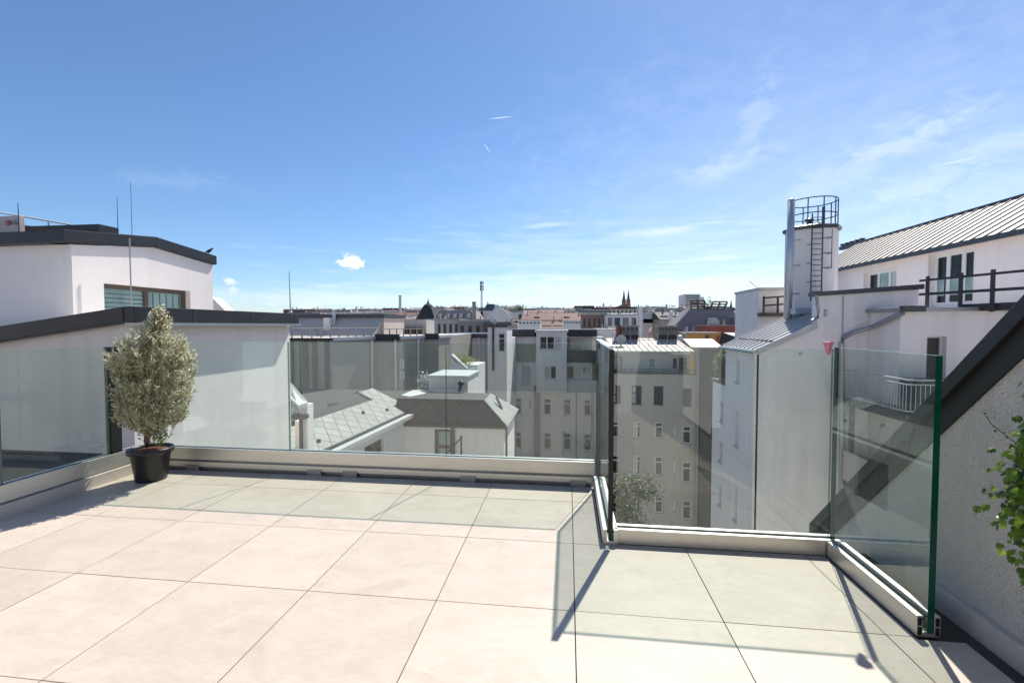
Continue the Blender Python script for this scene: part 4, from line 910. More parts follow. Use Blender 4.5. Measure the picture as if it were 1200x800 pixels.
# set-back attic storey with railing and white roof
AY = WY + 1.3; Fa = frontal(0, AY); Xa = lambda px, py=425: XY(px, AY, py); Za = lambda py: ZY(py, AY, 765)
ax0, ax1 = Xa(717.5), Xa(808.5); ops2 = []; s2 = []
for a, b, c, d, cols, fm, pn in ((719, 729, 418, 436, 1, 'frame_dark', ['pane_light']), (760.3, 768.8, 419.5, 431, 1, 'frame_white', ['pane_teal']), (788.5, 793.5, 419.5, 431.5, 1, 'frame_dark', ['pane_dark']), (795.5, 805, 418.5, 436, 1, 'frame_dark', ['pane_dark'])):
    op = (Xa(a), Xa(b), Za(d), Za(c)); ops2.append(op); s2.append((op, cols, fm, pn))
m = MB(); facade(m, Fa, ax0, ax1, Za(438.5), Za(412), ops2, .18); m.box(ax0, ax1, AY + .4, 50, Za(438), Za(412.5)); m.build('attic_wall', M['plaster_pale'], wh)
for op, cols, fm, pn in s2: window(wh, Fa, op, .15, cols, None, fm, pn[0], .08, False, panes=pn)
m = MB(); za_, zb_ = Za(411), ZY(396, 47); m.prism([(ax0 - .1, AY - .5, za_), (ax0 - .1, 48, zb_), (ax0 - .1, 48, zb_ - .15), (ax0 - .1, AY - .5, za_ - .2)], (ax1 - ax0 + .35, 0, 0))
n_ = 14
for i in range(n_): x = ax0 + (ax1 - ax0) * i / (n_ - 1); m.prism([(x, AY - .5, za_ + .002), (x, 48, zb_ + .002), (x, 48, zb_ + .06), (x, AY - .5, za_ + .06)], (.05, 0, 0))
m.build('roof', M['cream_roof'], wh)
rz = lambda y: za_ + (zb_ - za_) * (y - AY + .5) / (48 - AY + .5)
for a, b, a2, b2 in ((717.5, 747, 722, 748), (769.5, 793.5, 772, 793)):
    y0, y1 = 44.2, 47.4; m = MB(); m.mesh([(XY(a, y0), y0, rz(y0) + .06), (XY(b, y0), y0, rz(y0) + .06), (XY(b2, y1), y1, rz(y1) + .5), (XY(a2, y1), y1, rz(y1) + .5), (XY(a, y0), y0, rz(y0)), (XY(b, y0), y0, rz(y0)), (XY(b2, y1), y1, rz(y1)), (XY(a2, y1), y1, rz(y1))],
        [(0, 1, 2, 3), (4, 5, 1, 0), (5, 6, 2, 1), (6, 7, 3, 2), (7, 4, 0, 3)]); m.build('solar_panel', M['pane_dark'], wh)
m = MB(); m.box(ax0, ax1 + .2, AY - .65, AY - .51, za_ - .22, za_ - .05); m.build('gutter', M['grey_metal'], wh)
MB().box(Xa(784), ax1 - .1, AY - .9, AY - .1, Za(414.3), Za(413)).build('awning_box', M['white_cap'], wh)
m = MB(); m.box(xl_, xr_ + .1, WY - .12, WY + .5, Zw(438.2), Zw(436.5)); m.build('balcony_edge', M['dark_metal'], wh)
rl = thing('balcony_railing', 'thin dark railing along the attic balcony of the beige wing', 'railing', (xl_, WY, Zw(437)))
m = MB()
for z in (Zw(432.5), Zw(434.5)): m.tube([(Xw(717), WY + .1, z), (Xw(815), WY + .1, z)], .025, 6)
m.build('rails', M['dark_metal'], rl)
for i in range(14): x = Xw(717 + i * 7.5); MB().tube([(x, WY + .1, Zw(436.5)), (x, WY + .1, Zw(432.3))], .025, 6).build('post', M['dark_metal'], rl)
rl = thing('roof_guardrail', 'thin grey guard rail across the white metal roof of the beige wing', 'railing', (ax0, 43, za_))
yy = 43.5; m = MB()
for h in (.55, 1.05): m.tube([(ax0 + .2, yy, rz(yy) + h), (ax1 + 1.5, yy, rz(yy) + h)], .022, 6)
m.build('rails', M['grey_metal'], rl)
for i in range(9): x = ax0 + .2 + (ax1 - ax0) * i / 8; MB().tube([(x, yy, rz(yy)), (x, yy, rz(yy) + 1.06)], .022, 6).build('post', M['grey_metal'], rl)
q = atY(727.5, 397.5, 43.2); dsh = MB(); dsh.tube([(q.x, 43.35, rz(43.3)), (q.x, 43.35, q.z)], .05, 8)
dsh.lathe((0, 0, 0), [(.02, -.02), (.3, .02), (.46, .09), (.47, .1), (.3, .05), (.02, .01)], 22)
nv = len([1]); base = len(dsh.v) - 22 * 6
mt_ = Matrix.Translation(Vector((q.x, 43.15, q.z))) @ Matrix.Rotation(R(105), 4, 'X')
for i in range(base, len(dsh.v)): dsh.v[i] = mt_ @ dsh.v[i]
tag(dsh.build('satellite_dish', M['dish']), 'grey satellite dish in front of the left dark panel on the white metal roof', 'satellite dish')
def chimney(lab, px0, px1, py0, py1, Y, dep, npots, mt='chimney_brick', capm='plaster_beige', side=None):
    x0, x1, z0, z1 = XY(px0, Y, py0), XY(px1, Y, py0), ZY(py1, Y), ZY(py0, Y); t = thing('chimney', lab, 'chimney', ((x0 + x1) / 2, Y, z0), 'brick chimney blocks on the roofs')
    h = z1 - z0; m = MB(); m.box(x0, x1, Y, Y + dep, z0 - 1.2, z1 - .1 * h); m.build('stack', M[mt], t)
    MB().box(x0 - .08, x1 + .08, Y - .08, Y + dep + .08, z1 - .1 * h + .002, z1).build('cap', M[capm], t)
    m = MB()
    for i in range(npots): x = x0 + (x1 - x0) * (i + .5) / npots; w_ = (x1 - x0) / npots * .25; m.box(x - w_, x + w_, Y - .02, Y + .25, z1 - .34 * h, z1 - .18 * h)
    if npots: m.build('flue_openings', M['frame_dark'], t)
    if side: MB().box(x0 - .55 * (x1 - x0) / 2.2, x0 - .09, Y + .1, Y + dep, z0 - 1, z1 - .02).build('red_panel', M[side], t)
    return t
chimney('brown grey chimney block with red left side above the left dark panel', 728.5, 748.5, 381, 397, 47.6, 1.6, 4, side='terracotta')
chimney('brown chimney block with black openings above the right dark panel', 772, 794, 381, 397, 47.6, 1.6, 6)
# ---- glazed lift shaft
gs = thing('glass_lift_shaft', 'dark glazed lift shaft with metal grid right of the beige wing', 'lift shaft', (XY(829, 39), 39, -18))
GYs = 38.6; gx0, gx1 = XY(821.5, GYs, 480), XY(843, GYs, 480); gz = ZY(405.5, GYs)
MB().box(gx0 + .05, gx1 - .05, GYs + .06, GYs + 2.4, -21, gz - .1).build('glazing', M['frame_dark'], gs)
m = MB()
for px in (822.3, 826, 835, 842.5): x = XY(px, GYs, 480); m.box(x - .035, x + .035, GYs, GYs + .1, -21, gz - .1)
zz = gz - .2
while zz > -20: m.box(gx0, gx1, GYs + .011, GYs + .11, zz - .04, zz + .04); zz -= 1.62
m.build('grid_frame', M['dark_metal'], gs)
MB().box(XY(816.6, 39.5, 480), gx0 + .2, 39.4, 40.4, -21, ZY(403, 39.5)).build('side_strip', M['plaster_beige'], gs)
m = MB(); m.prism([(XY(809, GYs), GYs - .2, gz - .09), (gx1 + .1, GYs - .2, gz - .09), (gx1 + .1, GYs + 2.4, gz + .5), (XY(809, GYs), GYs + 2.4, gz + .5)], (0, 0, .12)); m.build('roof', M['cream_roof'], gs)
# ---- tree added in the courtyard, standing in for an ivy reflection in the glass
ct = thing('ivy_reflection_tree', 'added leafy tree in the courtyard, standing in for the green ivy reflection', 'tree', (XY(735, 34), 34, -20))
cxx, cyy = XY(733, 34, 580), 34; ztop = ZY(545, 34)
m = MB(); m.tube([(cxx, cyy, -20), (cxx + .1, cyy, -16), (cxx, cyy, ztop - 2.5)], .2, 8, r1=.06)
cr = MB(); r_ = random.Random(12)
for k in range(46):
    a = r_.uniform(0, 6.28); rr_ = 2.3 * math.sqrt(r_.random()); c = Vector((cxx + rr_ * math.cos(a), cyy + rr_ * math.sin(a), ztop - .3 - abs(r_.gauss(0, 1.9)) - rr_ * .35))
    m.tube([(cxx, cyy, c.z - 1.2), c], .035, 5, r1=.012)
    for j in range(85):
        p = c + Vector((r_.gauss(0, .36), r_.gauss(0, .36), r_.gauss(0, .28))); leaf(cr, p, Vector((r_.uniform(-1, 1), r_.uniform(-1, 1), r_.uniform(-.6, .6))).normalized(), .2, .07, Vector((0, 0, 1)))
m.build('trunk', M['bark'], ct); cr.build('crown', M['tree_leaf'], ct, fixn=False, weld=False)
# ================================================================== white house on the right
GYR = 17.0
rh = thing('white_gable_house', 'white house right of the courtyard with a striped metal lean-to roof', 'building', (8, 18, -18))
cX = XY(888, GYR, 500); cz0 = ZY(410, GYR, 888)
yF = atX(850, 440, cX).y
vx = XY(962, GYR, 376); vz1 = ZY(376, GYR, 962)
bl0, bl1 = XY(957, GYR, 350), XY(1076, GYR, 350); bz0, bz1 = ZY(347, GYR, 957), ZY(339, GYR, 1075)
XC = XY(1054, 15.5, 420)
slope = (vz1 - cz0) / (vx - cX)
m = MB()
m.prism([(cX, GYR, -21), (bl0, GYR, -21), (bl0, GYR, cz0 + slope * (bl0 - cX) - .1), (cX, GYR, cz0 - .1)], (0, .3, 0))
m.prism([(bl0 + .001, GYR, -21), (bl1, GYR, -21), (bl1, GYR, bz1), (bl0 + .001, GYR, bz0)], (0, .3, 0)); m.build('wall', M['plaster_lilac'], rh)
# left flank with slit windows
F = (Vector((cX, 0, 0)), YA, -XA)
sl = []
for px, p0, p1 in ((864.5, 420, 448), (864.5, 481, 524), (864.5, 570, 613)):
    y0 = atX(px + 1.8, 450, cX).y; y1 = atX(px - 1.8, 450, cX).y
    sl.append((y0, y1, atX(px, p1, cX).z, atX(px, p0, cX).z))
m = MB(); facade(m, F, GYR + .002, yF, -21, cz0 - .1, sl, .2); m.box(cX + .01, cX + 8, yF - .3, yF, -21, cz0 - .12); m.build('flank_wall', M['plaster_lilac'], rh)
for s in sl:
    w = window(rh, F, s, .12, 1, None, 'frame_white', 'pane_light', .06, True)
# lean-to roof with standing seams
m = MB(); ov = .12
fz = ZY(407, yF, 850)
P0 = Vector((cX - ov, GYR - .1, cz0)); P1 = Vector((bl0 - .02, GYR - .1, cz0 + slope * (bl0 - .02 - cX))); D = Vector((0, yF + .1 - GYR + .1, 0))
m.prism([P0, P1, P1 - Vector((0, 0, .07)), P0 - Vector((0, 0, .07))], D)
Q1 = Vector((bl0 + .95, 0, cz0 + slope * (bl0 + .95 - cX))); m.prism([Vector((P1.x, GYR + .35, P1.z)), Vector((Q1.x, GYR + .35, Q1.z)), Vector((Q1.x, GYR + .35, Q1.z - .07)), Vector((P1.x, GYR + .35, P1.z - .07))], (0, yF + .1 - GYR - .35, 0))
for i in range(10):
    y = GYR - .07 + (yF - GYR + .12) * i / 9
    a = Vector((P0.x, y, P0.z + .002)); b = Vector((P1.x, y, P1.z + .002)) if y < GYR + .36 else Vector((Q1.x, y, Q1.z + .002)); m.prism([a, b, b + Vector((0, 0, .045)), a + Vector((0, 0, .045))], (0, .035, 0))
m.build('lean_to_roof', M['zinc_roof'], rh)
m = MB(); m.prism([P0 - Vector((0, .03, .16)), P1 - Vector((0, .03, .16)), P1 + Vector((0, -.03, .05)), P0 + Vector((0, -.03, .05))], (0, .028, 0)); m.tube([(cX - .2, GYR - .12, cz0 - .07), (cX - .2, yF + .1, cz0 - .07)], .06, 8); m.build('verge', M['grey_metal'], rh)
m = MB()
for i in range(9):
    y = GYR + .1 + (yF - GYR - .1) * i / 9; m.box(cX + .45, cX + .5, y, y + .2, cz0 + slope * .47 + .03, cz0 + slope * .47 + .1)
m.build('snow_guard', M['dark_metal'], rh)
m = MB(); m.tube([(cX - .16, GYR - .1, cz0 - .1), (cX - .14, GYR - .1, -20)], .05, 8); m.build('downpipe', M['plaster_grey'], rh)
# coping of the upper block
m = MB(); m.prism([(bl0 - .1, GYR - .12, bz0 + .002), (bl1 + .1, GYR - .12, bz1 + .002), (bl1 + .1, GYR - .12, bz1 + .17), (bl0 - .1, GYR - .12, bz0 + .14)], (0, .5, 0)); m.build('coping', M['dark_metal'], rh)
MB().box(bl0 + .96, bl1, GYR + .31, GYR + 4, 1.2, bz0 - .05).build('upper_block', M['plaster_lilac'], rh)
m = MB(); px = XY(956, 16.9, 380); m.tube([(px, 16.88, bz0 + .02), (px, 16.85, bz0 - .3), (px + .07, 16.88, bz0 - .5), (px + .05, 16.88, ZY(372, 16.9, 956)), (px - .2, 16.8, ZY(376, 16.9, 950))], .05, 8)
q = XY(989.5, 16.9, 360); m.tube([(q, 16.97, bz0), (q, 16.97, ZY(392, 16.9, 989))], .018, 6); m.build('rain_pipe', M['grey_metal'], rh)
m = MB(); m.box(XY(966, 16.98, 365), XY(969, 16.98, 365), 16.96, 16.995, ZY(371, 17, 967), ZY(362.5, 17, 967)); m.box(XY(937, 16.98, 415), XY(939, 16.98, 415), 16.93, 16.995, ZY(416, 17, 938), ZY(413, 17, 938)); m.build('wall_bracket', M['grey_metal'], rh)
# round chimney tower
ty = 20.6; tx = XY(950, ty, 320); tr_ = .96; tz0, tz1 = .4, ZY(267, ty - .9, 950)
tt = thing('chimney_tower', 'white eight-sided chimney tower with a ladder beside the metal roof', 'tower', (tx, ty, tz0))
m = MB(); m.lathe((tx, ty, 0), [(tr_, tz0), (tr_, tz1)], 8, rot=R(22.5 + 7)); m.build('shaft', M['plaster_lilac'], tt)
m = MB(); m.lathe((tx, ty, 0), [(tr_ + .09, tz1 + .002), (tr_ + .11, tz1 + .13), (tr_ + .05, tz1 + .16)], 8, rot=R(22.5 + 7)); m.build('cap', M['dark_metal'], tt)
m = MB(); ct_ = tz1 + .15; zc2 = ZY(237, ty, 950)
for k in range(9):
    a = R(-160 + 280 * k / 8); m.tube([(tx + .9 * math.cos(a), ty + .9 * math.sin(a), ct_), (tx + .9 * math.cos(a), ty + .9 * math.sin(a), zc2)], .022, 6)
for z in (zc2, ct_ + (zc2 - ct_) * .45): m.tube([(tx + .9 * math.cos(R(-160 + 280 * k / 24)), ty + .9 * math.sin(R(-160 + 280 * k / 24)), z) for k in range(25)], .022, 6)
m.tube([(tx + .55, ty + .2, ct_), (tx + .55, ty + .2, zc2 - .15)], .06, 8); m.lathe((tx - .1, ty, ct_), [(.1, 0), (.1, .28), (.17, .3), (.17, .38), (.1, .42)], 10); m.build('guard_cage', M['dark_metal'], tt)
m = MB(); ly = ty - tr_ - .12
for px in (950.5, 963): x = XY(px, ly, 320); m.tube([(x, ly, ZY(356, ly, px)), (x, ly, ZY(250, ly, px))], .025, 6)
xa, xb = XY(950.5, ly, 320), XY(963, ly, 320)
for k in range(17): z = ZY(354 - k * 6.2, ly, 956); m.tube([(xa, ly, z), (xb, ly, z)], .016, 5)
for k in range(3):
    z = ZY(330 - k * 22, ly, 960); m.tube([(xa, ly, z), (xa - .12, ly + .12, z)], .018, 5)
for px in (969.5,): x = XY(px, ly, 300); m.tube([(x, ly - .3, ZY(315, ly, px)), (x, ly - .3, ZY(270, ly, px))], .015, 5)
for pz in (279, 297, 314):
    z = ZY(pz, ly, 960); m.tube([(xb, ly, z), (xb + .18, ly - .2, z), (xb + .3, ly - .1, z), (xb + .25, ly + .25, z)], .014, 5)
m.build('ladder', M['dark_metal'], tt)
m = MB(); fy = 19.5; fx = XY(926, fy, 300); m.tube([(XY(923.5, fy, 370), fy, ZY(374, fy, 924)), (fx, fy, ZY(235, fy, 926))], .135, 16); m.lathe((fx, fy, 0), [(.138, ZY(236, fy, 926)), (.12, ZY(234, fy, 926)), (.05, ZY(233, fy, 926))], 16)
for pz in (345, 312, 282): m.box(fx - .02, fx + .4, fy + .03, fy + .1, ZY(pz, fy, 930), ZY(pz - 2, fy, 930))
tag(m.build('flue_pipe', M['steel'], smooth=True), 'tall shiny steel flue pipe left of the chimney tower', 'flue')
m = MB(); m.box(XY(928, 19.2, 360), XY(958, 19.2, 360), 18.9, 19.4, ZY(368, 19.2, 940), ZY(361, 19.2, 940)); tag(m.build('roof_duct', M['steel']), 'low grey metal duct at the foot of the chimney tower', 'duct')
# rooftop box left of the tower
rb = thing('rooftop_box', 'white rooftop box with a black railing left of the chimney tower', 'building', (XY(905, 23), 23, 0))
m = MB(); m.box(XY(888.5, 23, 360), XY(930, 23, 360), 23, 26, ZY(410, 23, 905), ZY(339.5, 23, 905)); m.build('wall', M['plaster_lilac'], rb)
m = MB(); m.box(XY(887.5, 23, 360), XY(930, 23, 360), 22.8, 26.1, ZY(339.5, 23, 905) + .002, ZY(337, 23, 905)); m.build('coping', M['grey_metal'], rb)
m = MB()
for pz in (349, 358): m.tube([(XY(895, 22.6, 355), 22.6, ZY(pz, 22.6, 905)), (XY(924, 22.6, 355), 22.6, ZY(pz - 2, 22.6, 905))], .045, 6)
for px in (895, 911.5): m.tube([(XY(px, 22.6, 355), 22.6, ZY(370, 22.6, px)), (XY(px, 22.6, 355), 22.6, ZY(347, 22.6, px))], .05, 6)
m.box(XY(889, 22.8, 365), XY(924, 22.8, 365), 22.5, 22.95, ZY(370.5, 22.7, 905), ZY(366.5, 22.7, 905)); m.build('railing', M['frame_dark'], rb)
m = MB(); a = atY(887, 337, 24); b = atY(878, 329, 24); m.tube([a, b], .015, 5); tag(m.build('antenna', M['grey_metal']), 'thin slanting antenna at the corner of the white rooftop box', 'antenna')

# main penthouse with pale standing-seam roof
MX = 16.5
ph2 = thing('penthouse', 'long white penthouse with cream standing-seam roof at the upper right', 'building', (18, 20, 1))
ya, yb = 9.5, 34.0
ez = atX(1090, 293, MX).z; e0 = atX(1200, 271, MX).z; ez = (ez + e0) / 2
F = (Vector((MX, 0, 0)), YA, -XA)
def opx(px0, px1, pt, pb, pm): return (atX(px1, 340, MX).y, atX(px0, 340, MX).y, atX(pm, pb, MX).z, atX(pm, pt, MX).z)
w1 = opx(1011.5, 1050, 316.5, 345, 1030); w2 = opx(1087, 1140, 294, 359, 1110)
m = MB(); facade(m, F, ya, yb, -2, ez, [w1, w2], .35); m.box(MX + .4, MX + 6.5, ya, yb, -2, ez); m.build('wall', M['plaster_lilac'], ph2)
window(ph2, F, w1, .3, 3, None, 'frame_white', 'pane_teal', .16, False, panes=['pane_light', 'pane_teal', 'pane_dark'])
dw = window(ph2, F, w2, .3, 3, None, 'frame_white', 'pane_dark', .2, False, name='terrace_door', panes=['pane_dark'])
m = MB()  # teal slabs stand in for the reflection low on the door panes
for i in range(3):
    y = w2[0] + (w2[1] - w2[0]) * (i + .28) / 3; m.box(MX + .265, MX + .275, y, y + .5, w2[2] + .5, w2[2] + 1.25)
m.build('pane_reflection', M['pane_teal'], dw)
RXX, RZZ = MX + 3.1, ez + 2.15
m = MB(); A = Vector((MX - .35, ya, ez - .02)); B = Vector((RXX, ya, RZZ)); m.prism([A, B, B - Vector((0, 0, .12)), A - Vector((0, 0, .1))], (0, yb - ya, 0))
y = ya
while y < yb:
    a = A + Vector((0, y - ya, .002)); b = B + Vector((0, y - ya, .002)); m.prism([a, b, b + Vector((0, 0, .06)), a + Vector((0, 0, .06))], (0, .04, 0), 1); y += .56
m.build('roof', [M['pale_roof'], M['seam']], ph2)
m = MB(); m.prism([B + Vector((-.08, 0, .0)), B + Vector((.1, 0, .0)), B + Vector((.1, 0, .1)), B + Vector((-.08, 0, .1))], (0, yb - ya, 0)); m.prism([A + Vector((-.1, 0, -.17)), A + Vector((.02, 0, -.17)), A + Vector((.02, 0, .03)), A + Vector((-.1, 0, .03))], (0, yb - ya, 0)); m.build('gutter', M['dark_metal'], ph2)
q = atX(994, 286, RXX); m = MB()
for k in range(5): m.lathe((RXX + .2, q.y - 1.2 + k * .55, RZZ - .1), [(.1, 0), (.1, .32), (.17, .33), (.17, .42)], 8)
m.box(RXX + .05, RXX + .35, q.y - 1.4, q.y + 1.2, RZZ - .1, RZZ + .15); tag(m.build('chimney_pots', M['dark_metal']), 'row of small dark chimney pots behind the cream roof ridge', 'chimney')
# lower wing in front with roof terrace
lw_ = thing('terrace_wing', 'white lower wing with a dark doorway under the wooden roof fence', 'building', (13, 16, -10))
WYr = 15.5; F = frontal(0, WYr); wz = ZY(364.5, WYr, 1120)
dr = (XY(1085, WYr, 430), XY(1108.5, WYr, 430), ZY(468, WYr, 1097), ZY(394, WYr, 1097)); wn = (XY(1160, WYr, 405), XY(1176, WYr, 405), ZY(432, WYr, 1165), ZY(397, WYr, 1165))
m = MB(); facade(m, F, XC, XC + 12, -21, wz, [dr, wn], .3); m.box(XC, XC + .25, WYr + .001, GYR - .01, -21, wz); m.box(XC + .26, XC + 12, WYr + .4, 30, wz - .6, wz - .05); m.box(XC + .3, XC + 12, WYr + .5, WYr + .6, -20, wz - .6); m.build('wall', M['plaster_lilac'], lw_)
m = MB(); m.box(XC - .12, XC + 12.1, WYr - .14, WYr + .45, wz + .002, ZY(360, WYr, 1120)); m.box(XC - .12, XC + .4, WYr + .46, GYR + .2, wz + .002, ZY(360, WYr, 1120)); m.build('coping', M['grey_metal'], lw_, bevel=.01)
MB().box(XC - .14, XC + .5, WYr - .3, WYr - .145, wz - .02, wz + .16).build('gutter_head', M['dark_metal'], lw_)
d_ = window(lw_, F, dr, .25, 1, None, 'frame_white', 'pane_dark', .05, False, name='door', panes=['pane_light', 'frame_dark', 'frame_dark'])
window(lw_, F, wn, .2, 2, None, 'frame_white', 'pane_light', .1, True)
m = MB(); m.tube([(XC - .08, WYr - .2, wz + .05), (XC - .08, WYr - .2, ZY(367, WYr, 1055)), (XC - .12, WYr + .1, ZY(371, WYr, 1052)), atY(1022, 383, 16.6), atY(1000, 389.5, 16.9), atY(988, 396, 16.9), atY(986.5, 402, 16.9), atY(986.5, 640, 16.9)], .075, 10); m.build('downpipe', M['grey_metal'], lw_)
fe = thing('wooden_fence', 'dark two-rail wooden fence along the roof terrace at the upper right', 'fence', (13.5, 15, wz))
fa, fb_ = Vector((XY(1077, 17.2, 345), 17.2, 0)), Vector((XY(1200, 14.2, 345), 14.2, 0)); fdir = (fb_ - fa)
f2 = fa + fdir * 2.2
z_t0, z_t1 = ZY(329, 17.2, 1077), ZY(317, 14.2, 1200); z_l0, z_l1 = ZY(345, 17.2, 1077), ZY(337.5, 14.2, 1200)
def rail(z0, z1, h):
    h *= .72; return MB().prism([fa + Vector((0, 0, z0 - h)), f2 + Vector((0, 0, z0 + (z1 - z0) * 2.2 - h)), f2 + Vector((0, 0, z0 + (z1 - z0) * 2.2 + h)), fa + Vector((0, 0, z0 + h))], (.03, .06, 0))
rail(z_t0, z_t1, .05).build('rail', M['frame_dark'], fe); rail(z_l0, z_l1, .06).build('rail', M['frame_dark'], fe)
for px in (1088, 1127, 1164.5, 1210):
    t_ = (px - 1077) / 123; tt_ = t_
    # position along the fence whose sight line is that column
    lo, hi = 0, 2
    for _ in range(30):
        mid = (lo + hi) / 2; p = fa + fdir * mid
        if XY(px, p.y, 340) > p.x: lo = mid
        else: hi = mid
    p = fa + fdir * lo; zt_ = z_t0 + (z_t1 - z_t0) * lo
    MB().box(p.x - .06, p.x - .002, p.y - .05, p.y + .05, wz - .04, zt_ + .12).build('post', M['frame_dark'], fe)
m = MB(); m.prism([f2 + Vector((.05, 0, wz)), fa + fdir * .45 + Vector((.05, 0, wz)), fa + fdir * .45 + Vector((.05, 0, wz + .22)), f2 + Vector((.05, 0, wz + .22))], (.03, .06, 0)); m.build('kick_board', M['frame_dark'], fe)
# walkway balconies with bar railings
def balcony(lab, z, yf, yn_, xe, xr2, solid=False):
    t = thing('balcony', lab, 'balcony', (xe, yn_, z), 'balconies on the right-hand house')
    m = MB(); m.box(xe, xr2, yn_, WYr - .01, z - .2, z); m.box(xe, XC - .001, WYr - .005, yf, z - .2, z); m.build('slab', M['dark_metal'], t)
    if solid:
        m = MB(); m.box(xe, xe + .08, yn_, yf, z + .002, z + 1.0); m.box(xe + .081, xr2, yn_, yn_ + .08, z + .002, z + 1.0); m.build('parapet', M['plaster_beige'], t); return t
    m = MB(); H = .98
    m.tube([(xe + .04, yf, z + H), (xe + .04, yn_ + .04, z + H), (xr2, yn_ + .04, z + H)], .028, 8); m.tube([(xe + .04, yf, z + H - .13), (xe + .04, yn_ + .04, z + H - .13), (xr2, yn_ + .04, z + H - .13)], .02, 8); m.tube([(xe + .04, yf, z + .1), (xe + .04, yn_ + .04, z + .1), (xr2, yn_ + .04, z + .1)], .02, 8); m.build('handrail', M['steel'], t)
    m = MB(); n = int((yf - yn_) / .12)
    for i in range(n + 1): y = yn_ + .04 + (yf - yn_ - .04) * i / n; m.tube([(xe + .04, y, z + .1), (xe + .04, y, z + H - .13)], .009, 5)
    n = int((xr2 - xe) / .12)
    for i in range(1, n + 1): x = xe + .04 + (xr2 - xe - .04) * i / n; m.tube([(x, yn_ + .04, z + .1), (x, yn_ + .04, z + H - .13)], .009, 5)
    m.build('bars', M['steel'], t); return t
bxe = XY(992, 16.6, 465); bz = ZY(468, 16.6, 992)
balcony('upper balcony with thin steel bars seen through the green glass', bz, 16.7, 13.9, bxe, XC + 3.2)
balcony('lower balcony with a solid beige parapet under the steel-barred balcony', bz - 2.75, 16.7, 13.9, bxe, XC + 3.2, True)
m = MB()
for y in (16.5, 14.0): m.box(bxe + .1, bxe + .22, y, y + .12, bz - 2.74, bz - .21)
tag(m.build('support_posts', M['dark_metal']), 'pair of dark steel posts carrying the upper balcony', 'posts')
m = MB(); m.box(bxe + .9, XC - .01, 15.0, 16.9, bz - 2.74, bz - .21); tag(m.build('store_box', M['plaster_beige']), 'beige wall box between the two balconies', 'wall')
ob_ = MB(); ob_.box(bxe + .5, bxe + 1.9, 14.2, 14.9, bz + .002, bz + .95); tag(ob_.build('storage_chest', M['dark_metal'], bevel=.02), 'dark storage chest standing behind the balcony bars', 'chest')
# side wall strip and narrow lower wing with roof tree
lx = cX + .12; nz_ = atX(849, 451, lx).z; yN = atX(834.5, 500, lx).y
nw = thing('narrow_wing', 'narrow white wing with small windows and planted roof edge', 'building', (lx, yF + 1, -18))
F = (Vector((lx, 0, 0)), YA, -XA); ops = []
for px, p0, p1 in ((845, 470, 494), (845, 518, 541), (845, 570, 594), (839, 462, 474)):
    ops.append((atX(px + 1.6, 500, lx).y, atX(px - 1.6, 500, lx).y, atX(px, p1, lx).z, atX(px, p0, lx).z))
m = MB(); facade(m, F, yF + .02, yN, -21, nz_, ops[:3], .15); m.box(lx + .2, lx + 6, yF + .05, yN, -21, nz_); m.build('wall', M['plaster_lilac'], nw)
for o_ in ops[:3]: window(nw, F, o_, .1, 1, None, 'frame_white', 'pane_light', .05, True)
MB().box(lx - .06, lx + .3, yF + .02, yN + .05, nz_ + .002, nz_ + .12).build('coping', M['dark_metal'], nw)
bu = thing('roof_tree', 'small bushy green tree on the planted roof of the narrow wing', 'tree', (lx + .5, yF + 1.3, nz_))
q = Vector((lx + .42, yF + 1.1, nz_ + .62)); m = MB(); r_ = random.Random(17); tk = MB(); tk.tube([(q.x, q.y, nz_), (q.x, q.y, nz_ + .8)], .05, 6, r1=.02)
for k in range(60):
    c = q + Vector((r_.gauss(0, .24), r_.gauss(0, .42), r_.gauss(.2, .33)))
    tk.tube([(q.x, q.y, nz_ + .3), c], .012, 4, r1=.005)
    for j in range(95):
        p = c + Vector((r_.gauss(0, .12), r_.gauss(0, .13), r_.gauss(0, .11))); leaf(m, p, Vector((r_.uniform(-1, 1), r_.uniform(-1, 1), r_.uniform(-.4, .9))).normalized(), .12, .04, Vector((0, 0, 1)))
tk.build('trunk', M['bark'], bu); m.build('crown', M['bush_leaf'], bu, fixn=False, weld=False)
# ================================================================== ground and the city behind
gz_ = lambda y: -21 + max(0, y - 70) * .026 if y < 1600 else -21 + 1530 * .026 - (y - 1600) * .004
m = MB(); ys = [-3000, -200, 70, 150, 300, 600, 1000, 1600, 3000, 7000]; xs = [-7000, -1500, -400, 0, 400, 1500, 7000]
for a, b in zip(ys, ys[1:]):
    for c, d in zip(xs, xs[1:]): m.poly([(c, a, gz_(a)), (d, a, gz_(a)), (d, b, gz_(b)), (c, b, gz_(b))])
tag(m.build('ground', M['ground']), kind='structure')

